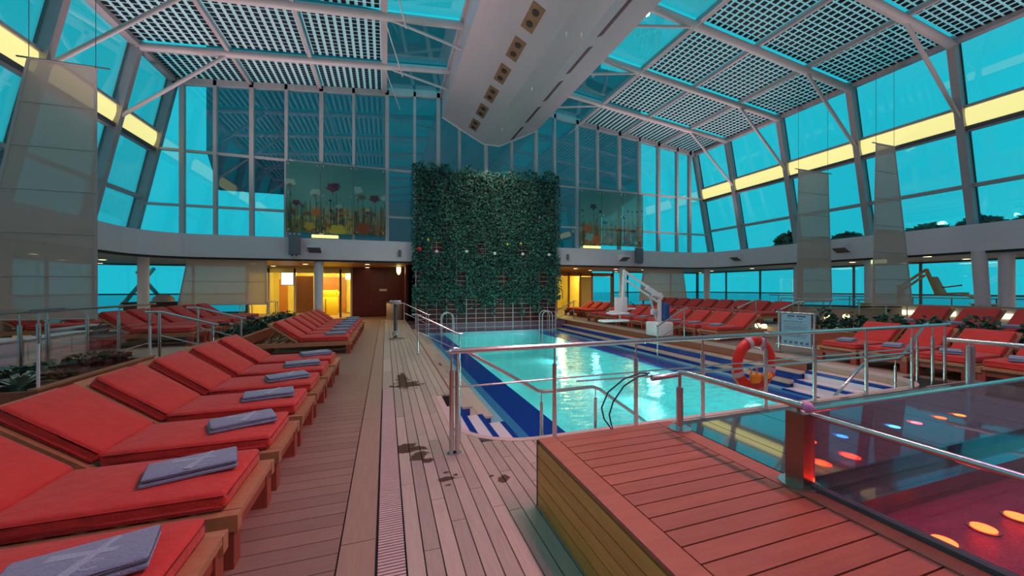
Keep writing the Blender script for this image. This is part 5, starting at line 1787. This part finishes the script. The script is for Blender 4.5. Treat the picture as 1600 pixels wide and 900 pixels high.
for i, (x, y) in enumerate(((-6.2, 20.6), (-5.2, 20.9))):
    t = thing('cafe_stool', 'tall pale stool by the left lobby glass, %s from the low screen' % ORD[i], 'stool', (x, y, 0), 0, 'stools by the left lobby')
    part('seat', rbox((.42, .42, .06), .02, 2, M['cream'], 'seat', (0, 0, .95)), None, t)
    for sx in (-.17, .17):
        for sy in (-.17, .17):
            part('leg', MB().tube([(sx, sy, .93), (sx * 1.2, sy * 1.2, 0)], .018, 6), M['steel'], t)

# right terrace: lit counter, curved bar, second lift, lamps
lc = thing('lit_counter', 'long low counter with glowing light strip by the right glazing', 'counter', (17.75, 7.5, TZ))
part('body', MB().box((17.6, 4.6, TZ), (17.95, 9.6, .98)), M['cream'], lc, world=True)
part('light_strip', MB().box((17.55, 7.9, .66), (17.61, 9.3, .80)), emitter('strip', (1, .88, .5), 2.5), lc, world=True)
part('light_strip', MB().box((17.55, 7.0, .68), (17.61, 7.35, .82)), emitter('strip2', (1, .88, .5), 2.5), lc, world=True)
part('light_strip', MB().box((17.55, 5.8, .68), (17.61, 6.2, .82)), emitter('strip3', (1, .88, .5), 2.5), lc, world=True)
part('top', MB().box((17.53, 4.5, .98), (18.0, 9.7, 1.02)), M['terrace'], lc, world=True)
cb = thing('curved_bar', 'curved beige bar front with dark slanted top on the right terrace', 'bar', (16.2, 10.0, TZ))
cpi = arc(17.7, 10.8, 2.6, 180, 262, 10)
cpo = arc(17.7, 10.8, 2.45, 180, 262, 10)
part('front', ribbon(cpi, cpo, TZ, .88), M['terrace'], cb, world=True)
part('top', ribbon(arc(17.7, 10.8, 2.65, 182, 260, 10), arc(17.7, 10.8, 2.2, 182, 260, 10), .90, .95), M['dark'], cb, world=True)
for i in range(0, 11, 2):
    p = arc(17.7, 10.8, 2.75, 180, 262, 10)[i]
    po = part('post', MB().tube([(p[0], p[1], TZ), (p[0], p[1], 1.18)], .02, 8), M['steel'], cb, world=True)
part('rail', MB().tube([(p[0], p[1], 1.19) for p in arc(17.7, 10.8, 2.75, 180, 262, 10)], .018, 8), M['steel'], cb, world=True)
t = thing('second_pool_lift', 'tan pool lift with raised arm silhouetted at the right outer windows', 'pool lift', (19.5, 9.2, .27))
part('arm', MB().bar((19.5, 9.3, 1.66), (19.5, 8.52, 2.32), .08, .08), M['tan_metal'], t, world=True)
part('arm', MB().bar((19.5, 9.3, 1.45), (19.5, 8.56, 2.10), .07, .07), M['tan_metal'], t, world=True)
part('drop_leg', MB().bar((19.5, 8.55, 2.32), (19.5, 8.25, 1.40), .10, .10), M['tan_metal'], t, world=True)
part('seat_back', MB().bar((19.5, 8.36, 2.0), (19.5, 8.12, 1.4), .40, .12), M['tan_metal'], t, world=True)
part('seat', MB().bar((19.5, 8.25, 1.38), (19.5, 7.5, 1.42), .4, .06), M['tan_metal'], t, world=True)
part('foot_rest', MB().bar((19.5, 7.55, 1.38), (19.5, 7.15, 1.22), .36, .05), M['tan_metal'], t, world=True)
part('arm_rest', MB().tube([(19.5, 8.1, 1.62), (19.5, 7.6, 1.7)], .025, 8), M['dark_metal'], t, world=True)
part('mast', MB().bar((19.5, 9.3, .27), (19.5, 9.3, 1.7), .14, .14), M['tan_metal'], t, world=True)
part('base', MB().box((19.2, 9.0, .27), (19.8, 9.6, .6)), M['tan_metal'], t, world=True)
t = thing('outer_railing', 'dark railing along the right outer windows', 'railing', (21.2, 8, .27))
part('top_rail', MB().tube([(21.2, 0, 1.2), (21.2, 16, 1.2)], .022, 6), M['dark_metal'], t, world=True)
part('middle_rail', MB().tube([(21.2, 0, .75), (21.2, 16, .75)], .015, 6), M['dark_metal'], t, world=True)
for k in range(14):
    part('post', MB().tube([(21.2, .5 + k * 1.15, .27), (21.2, .5 + k * 1.15, 1.2)], .02, 6), M['dark_metal'], t, world=True)
t = thing('tan_cabinet', 'small tan cabinet by the right outer railing', 'cabinet', (19.8, 7.0, .27))
part('body', rbox((.6, .8, .75), .03, 2, M['tan_metal'], 'body', (0, 0, .38)), None, t)
part('lid', MB().box((-.33, -.43, .75), (.33, .43, .79)), M['cream'], t)
for i, (px, py, y) in enumerate(((1184, 510, 9.42), (1194, 511, 9.42), (1293, 497, 8.1), (1322, 496, 8.1))):
    p = atY(px, py, y)
    t = thing('step_lamp', 'small round warm lamp low at the right terrace steps, %s from the pool' % ORD[i], 'lamp', (p.x, y, p.z - .05), 0, 'round step lamps')
    part('globe', MB().lathe([(0, 0), (.07, .02), (.09, .08), (.07, .14), (0, .16)], (0, 0, 0), 12), M['globe'], t)
    part('stem', MB().tube([(0, 0, -(p.z - .05) + (TZ if p.x > 12.3 else 0)), (0, 0, .02)], .02, 8), M['dark_metal'], t)
# dark table group by the outer left windows
t = thing('cafe_table', 'dark table with a covered tray by the outer left windows', 'table', (-8.6, 18.6, 0))
part('top', MB().box((-.9, -.45, 1.0), (.9, .45, 1.05)), M['dark'], t)
part('skirt', MB().box((-.85, -.4, 0), (.85, .4, 1.0)), M['wicker'], t)
part('tray_cover', MB().lathe([(.35, 1.05), (.33, 1.2), (.2, 1.32), (0, 1.36)], (.2, 0, 0), 14), M['frame_grey'], t)

p = atX(1371, 409.5, 18.3)
t = thing('exit_sign', 'small glowing exit sign hanging under the right soffit', 'sign', (18.3, p.y, 2.56))
part('face', MB().box((-.03, -.28, 0), (.03, .28, .15)), emitter('exit_glow', (.75, .95, .45), 1.2), t)
part('hanger', MB().box((-.01, -.02, .15), (.01, .02, .20)), M['dark_metal'], t)
